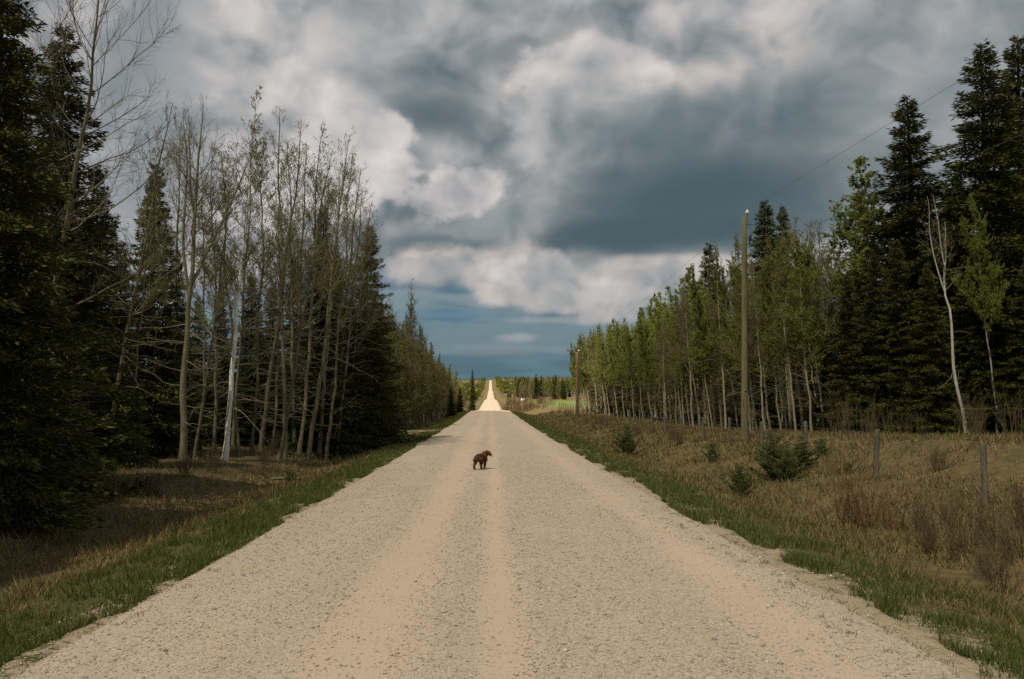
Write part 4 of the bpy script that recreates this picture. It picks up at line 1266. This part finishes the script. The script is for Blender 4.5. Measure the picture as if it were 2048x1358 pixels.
pole_list = []
pole_list.append(pole(11.6, -38.0, 9.4, 0.17, 0.11, M_POLE, 'utility pole of the roadside line standing behind the viewpoint', False))
pole_list.append(pole(at(1487, 35), 35, level(430, 35), 0.158, 0.105, M_POLE, 'tall olive-green wooden utility pole at the fence, nearest the camera', True, tilt=(0.7, 0)))
pole_list.append(pole(at(1154, 100), 100, level(705, 100), 0.19, 0.14, M_POLE_BROWN, 'brown wooden utility pole at the far end of the right aspen stand', False, tilt=(0.4, 0)))
for px, d, py, lb in ((1060, 222, 757, 'thin orange-brown pole before the pasture, tallest of the three far poles'), (1040, 298, 767, 'thin far pole between the dark board and the white bale'), (1027, 382, 775, 'farthest thin pole right beside the dark roadside board')):
    pole_list.append(pole(at(px, d), d, level(py, d), 0.17, 0.13, M_POLE_BROWN, lb, False))


def line(pts, sag, radius, label):
    P = []
    for a, b in zip(pts[:-1], pts[1:]):
        a, b = np.array(a), np.array(b)
        for q in np.linspace(0, 1, 14)[:-1]:
            v = a + (b - a) * q
            v[2] -= sag * 4 * q * (1 - q)
            P.append(v)
    P.append(np.array(pts[-1]))
    P = np.array(P)
    V, F = tubes((P - P[0])[None], np.full((1, len(P)), radius), 5)
    o = new_obj('power_line', mesh_from('power_line', V, F), M_CABLE)
    o.location = P[0]
    tag(o, label, 'power line')


line([p[0] for p in pole_list], 0.35, 0.0055, 'upper power line strung over the pole tops into the right sky')
line([p[1] for p in pole_list], 0.40, 0.0045, 'lower neutral line strung below the pole tops')


# ------------------------------------------------------------------ brown dog walking up the road
def build_dog():
    J, E = [], []

    def j(x, y, z, rx, rz=None, parent=None):
        J.append((x, y, z, rx, rz or rx))
        if parent is not None:
            E.append((parent, len(J) - 1))
        return len(J) - 1
    pel = j(0, -0.23, 0.405, 0.100, 0.105)
    loin = j(0, -0.08, 0.395, 0.088, 0.096, pel)
    rib = j(0, 0.08, 0.375, 0.108, 0.122, loin)
    chest = j(0, 0.22, 0.385, 0.118, 0.132, rib)
    neck = j(0.020, 0.31, 0.455, 0.090, 0.095, chest)
    nape = j(0.055, 0.355, 0.50, 0.085, 0.085, neck)
    skull = j(0.110, 0.375, 0.500, 0.080, 0.078, nape)
    brow = j(0.160, 0.385, 0.465, 0.064, 0.062, skull)
    muz = j(0.200, 0.392, 0.425, 0.046, 0.046, brow)
    j(0.225, 0.395, 0.395, 0.036, 0.036, muz)
    t1 = j(0, -0.33, 0.415, 0.034, None, pel)
    t2 = j(-0.01, -0.37, 0.375, 0.028, None, t1)
    j(-0.015, -0.385, 0.32, 0.020, None, t2)
    for s, hy, ky, oy, py in ((-1, -0.27, -0.22, -0.36, -0.33), (1, -0.24, -0.14, -0.24, -0.20)):
        hip = j(0.075 * s, hy, 0.34, 0.082, 0.095, pel)
        kn = j(0.095 * s, ky, 0.235, 0.056, 0.058, hip)
        ho = j(0.095 * s, oy, 0.140, 0.037, 0.039, kn)
        an = j(0.095 * s, py, 0.050, 0.033, 0.035, ho)
        j(0.095 * s, py + 0.055, 0.034, 0.038, 0.032, an)
    for s, ey, wy, py in ((-1, 0.19, 0.24, 0.27), (1, 0.15, 0.14, 0.10)):
        sh = j(0.080 * s, 0.20, 0.315, 0.075, 0.088, chest)
        el = j(0.090 * s, ey, 0.215, 0.047, 0.048, sh)
        wr = j(0.088 * s, wy, 0.110, 0.036, 0.037, el)
        an = j(0.088 * s, py, 0.050, 0.034, 0.035, wr)
        j(0.088 * s, py + 0.05, 0.034, 0.038, 0.032, an)
    me = bpy.data.meshes.new('dog_body')
    me.from_pydata([v[:3] for v in J], E, [])
    me.update()
    o = bpy.data.objects.new('dog', me)
    COL.objects.link(o)
    sk = o.modifiers.new('skin', 'SKIN')
    sk.use_smooth_shade = True
    if not me.skin_vertices:
        bpy.context.view_layer.objects.active = o
    layer = me.skin_vertices[0].data
    for i, v in enumerate(J):
        layer[i].radius = (v[3], v[4])
        layer[i].use_root = (i == 0)
    ss = o.modifiers.new('smooth', 'SUBSURF')
    ss.levels = ss.render_levels = 2
    tex = bpy.data.textures.new('fur_lumps', 'CLOUDS')
    tex.noise_scale = 0.035
    dm = o.modifiers.new('fur', 'DISPLACE')
    dm.texture = tex
    dm.strength = 0.022
    dm.mid_level = 0.45
    m, g = material('brown_fur')
    p = g.n('ShaderNodeTexCoord').outputs['Object']
    n1 = g.noise(g.v('MULTIPLY', p, (60, 60, 24)), 1.0, 4, 0.6)
    n2 = g.noise(p, 7.0, 3, 0.5)
    c = g.mix(n1, (0.042, 0.019, 0.007), (0.145, 0.066, 0.024))
    z = g.xyz(p)
    warm = g.m('MULTIPLY', g.step(z[1], 0.22, 0.40), g.step(n2, 0.3, 0.6))
    c = g.mix(g.m('MULTIPLY', warm, 0.7), c, (0.24, 0.095, 0.032))
    finish(g, c, 0.75, bump(g, n1, 0.8, 0.012), 0.2)
    me.materials.append(m)
    # shaggy coat: short locks standing off the body
    r = np.random.default_rng(3)
    JA = np.array(J)
    EA = np.array(E)
    el_ = np.linalg.norm(JA[EA[:, 0], :3] - JA[EA[:, 1], :3], axis=1) * (JA[EA[:, 0], 3] + JA[EA[:, 1], 3])
    n = 5200
    e = r.choice(len(EA), n, p=el_ / el_.sum())
    t = r.random(n)[:, None]
    A, B = JA[EA[e, 0]], JA[EA[e, 1]]
    C = A * (1 - t) + B * t
    ax = unit(B[:, :3] - A[:, :3])
    rad = unit(np.cross(ax, unit(r.normal(0, 1, (n, 3)))))
    O = C[:, :3] + rad * (C[:, 3:4] + C[:, 4:5]) * 0.5 * 0.86
    back = np.array([0, -0.45, -0.55])
    D = unit(rad * 0.75 + back + r.normal(0, 0.25, (n, 3)))
    ll = r.uniform(0.018, 0.042, n) * np.clip(C[:, 3] / 0.08, 0.5, 1.1)
    ok = (O[:, 2] > 0.02)
    V, F = kites(O[ok], D[ok], ll[ok], ll[ok] * 0.22, unit(r.normal(0, 1, (int(ok.sum()), 3))), 0.35)
    V[:, 2] = np.maximum(V[:, 2], 0.004)
    coat = new_obj('coat', mesh_from('dog_coat', V, F), m, o)
    coat['kind'] = 'stuff'
    # drooping ears and nose
    for s, loc, rz in ((-1, (0.095, 0.455, 0.535), 0.5), (1, (0.100, 0.300, 0.530), -0.3)):
        prof = np.array([(0, 0), (0.030, -0.012), (0.042, -0.055), (0.040, -0.100), (0.022, -0.135), (0, -0.142)])
        rows = []
        for r_, zz in prof:
            for q in np.arange(10) * 2 * np.pi / 10:
                rows.append((r_ * math.cos(q), 0.32 * r_ * math.sin(q) - 0.018 * s * (-1) * math.sin(-zz * 14), zz))
        V = np.array(rows)
        i = np.arange(len(V)).reshape(len(prof), 10)
        F = np.stack([i[:-1], np.roll(i[:-1], -1, 1), np.roll(i[1:], -1, 1), i[1:]], axis=-1).reshape(-1, 4)
        e = new_obj('ear', mesh_from('dog_ear', V, F, True), m, o)
        e.location = loc
        e.rotation_euler = (0.15 * s, 0.1, rz)
    V, F = lathe([(0.0, -0.012), (0.012, -0.010), (0.016, 0.0), (0.011, 0.010), (0.0, 0.012)], 10)
    nz = new_obj('nose', mesh_from('dog_nose', V, F, True), M_RUBBER, o)
    nz.location = (0.252, 0.398, 0.380)
    return o


dog = build_dog()
dx, dd = at(962, 23.6), 23.6
dog.location = (dx, dd, float(road_z(dx, dd)) - 0.002)
dog.rotation_euler = (0, 0, math.radians(-20))
dog.scale = (0.91, 0.91, 0.91)
tag(dog, 'brown dog walking away up the gravel road, head turned right', 'dog')

# ------------------------------------------------------------------ small far things
bx, bd = at(1018.5, 215), 215
bz = float(ground(bx, bd))
root = empty('roadside_board', (bx, bd, bz))
tag(root, 'small dark rectangular board on posts beside the far road', 'board')
M_BOARD = wood_mat('dark_boards', (0.022, 0.018, 0.014), (0.05, 0.04, 0.03))
zc = level(791, bd) - bz
for k in range(3):
    V, F = box(0, 0, zc + (k - 1) * 0.30, 1.25, 0.05, 0.28)
    new_obj('plank', mesh_from('board_plank', V, F), M_BOARD, root)
for s in (-1, 1):
    V, F = box(0.5 * s, 0.085, zc * 0.5 + 0.2, 0.11, 0.11, zc + 0.6)
    new_obj('post', mesh_from('board_post', V, F), M_BOARD, root)
for px, d, H in ((1012, 205, 1.5), (1024, 210, 1.6), (1006, 196, 1.2), (1016, 200, 1.3), (1034, 190, 1.2)):
    place(SHRUB_RED[0], 'willow_shrub', at(px, d), d, H * 1.5, 'rusty brown bush below the dark far roadside board', 'shrub', 'rusty bushes by the far board', fat=1.5)

bx, bd = at(1046, 300), 300
V, F = lathe([(0.0, -0.65), (0.60, -0.65), (0.70, -0.58), (0.72, 0.0), (0.70, 0.58), (0.60, 0.65), (0.0, 0.65)], 22)
V = V[:, [2, 1, 0]]
bale = new_obj('hay_bale', mesh_from('hay_bale', V, F[:, ::-1], True), plain_mat('white_bale_wrap', (0.80, 0.80, 0.80), 0.35))
bale.location = (bx, bd, float(ground(bx, bd)) + 0.62)
bale.rotation_euler = (0, 0, 0.5)
tag(bale, 'small rounded white object at the back of the far pasture', 'bale')

lx, ld = at(590, 27.2), 27.2
P = np.array([[[-0.75, 0.05, 0.0], [-0.3, 0.0, 0.03], [0.2, 0.02, 0.02], [0.75, -0.06, 0.05]]])
V, F = tubes(P, np.array([[0.05, 0.055, 0.05, 0.035]]), 9)
log = new_obj('fallen_log', mesh_from('fallen_log', V, F, True), M_BARK_ASPEN)
log.location = (lx, ld, float(ground(lx, ld)) + 0.06)
tag(log, 'short fallen branch lying across the left ditch', 'log')


# ------------------------------------------------------------------ the cloud overhead that keeps the near road out of full sun
def overhead_cloud():
    r = np.random.default_rng(5)
    n_a, n_e = 96, 30
    a = np.linspace(0, 2 * np.pi, n_a, endpoint=False)
    e = np.linspace(-np.pi / 2, np.pi / 2, n_e)
    A, Ee = np.meshgrid(a, e)
    sup = (np.abs(np.cos(A)) ** 3.2 + np.abs(np.sin(A)) ** 3.2) ** (-1 / 3.2)
    lump = 1 + 0.10 * vnoise(np.cos(A) * 3 + 7, np.sin(A) * 3 + Ee, 61) + 0.06 * vnoise(np.cos(A) * 8 + 3, np.sin(A) * 8 + Ee * 3, 62)
    rad = np.cos(Ee) * sup * lump
    X = 150 * rad * np.cos(A)
    Y = CLOUD_HALF * rad * np.sin(A)
    Z = np.where(Ee > 0, 20, 6) * np.sin(Ee) * (1 + 0.5 * vnoise(X / 22, Y / 22, 63))
    V = np.stack([X, Y, Z], axis=-1).reshape(-1, 3)
    i = np.arange(n_a * n_e).reshape(n_e, n_a)
    F = np.stack([i[:-1], np.roll(i[:-1], -1, 1), np.roll(i[1:], -1, 1), i[1:]], axis=-1).reshape(-1, 4)
    m, g = material('cloud_vapour')
    df = g.n('ShaderNodeBsdfDiffuse')
    g.put(df.inputs[0], (0.85, 0.85, 0.86))
    tl = g.n('ShaderNodeBsdfTranslucent')
    g.put(tl.inputs[0], (0.85, 0.85, 0.86))
    tp = g.n('ShaderNodeBsdfTransparent')
    m1, m2 = g.n('ShaderNodeMixShader'), g.n('ShaderNodeMixShader')
    m1.inputs[0].default_value = 0.6
    m2.inputs[0].default_value = CLOUD_CLEAR
    for s_, t_ in ((df.outputs[0], m1.inputs[1]), (tl.outputs[0], m1.inputs[2]), (m1.outputs[0], m2.inputs[1]), (tp.outputs[0], m2.inputs[2])):
        g.t.links.new(s_, t_)
    out = g.n('ShaderNodeOutputMaterial')
    g.t.links.new(m2.outputs[0], out.inputs[0])
    o = new_obj('cloud', mesh_from('cloud', V, F, True), m)
    h = 420.0
    k = h / TO_SUN.z
    # its leading edge throws the shadow line that crosses the road obliquely at the crest
    nx_, ny_ = 0.936, 0.351
    o.location = (-150 * nx_ + 60 * ny_ + TO_SUN.x * k, 140 - 150 * ny_ - 60 * nx_ + TO_SUN.y * k, h)
    o.rotation_euler = (0, 0, math.atan2(ny_, nx_))
    tag(o, 'thin grey cloud overhead shading the near road', 'cloud')


CLOUD_HALF, CLOUD_CLEAR = 130.0, 0.62
overhead_cloud()
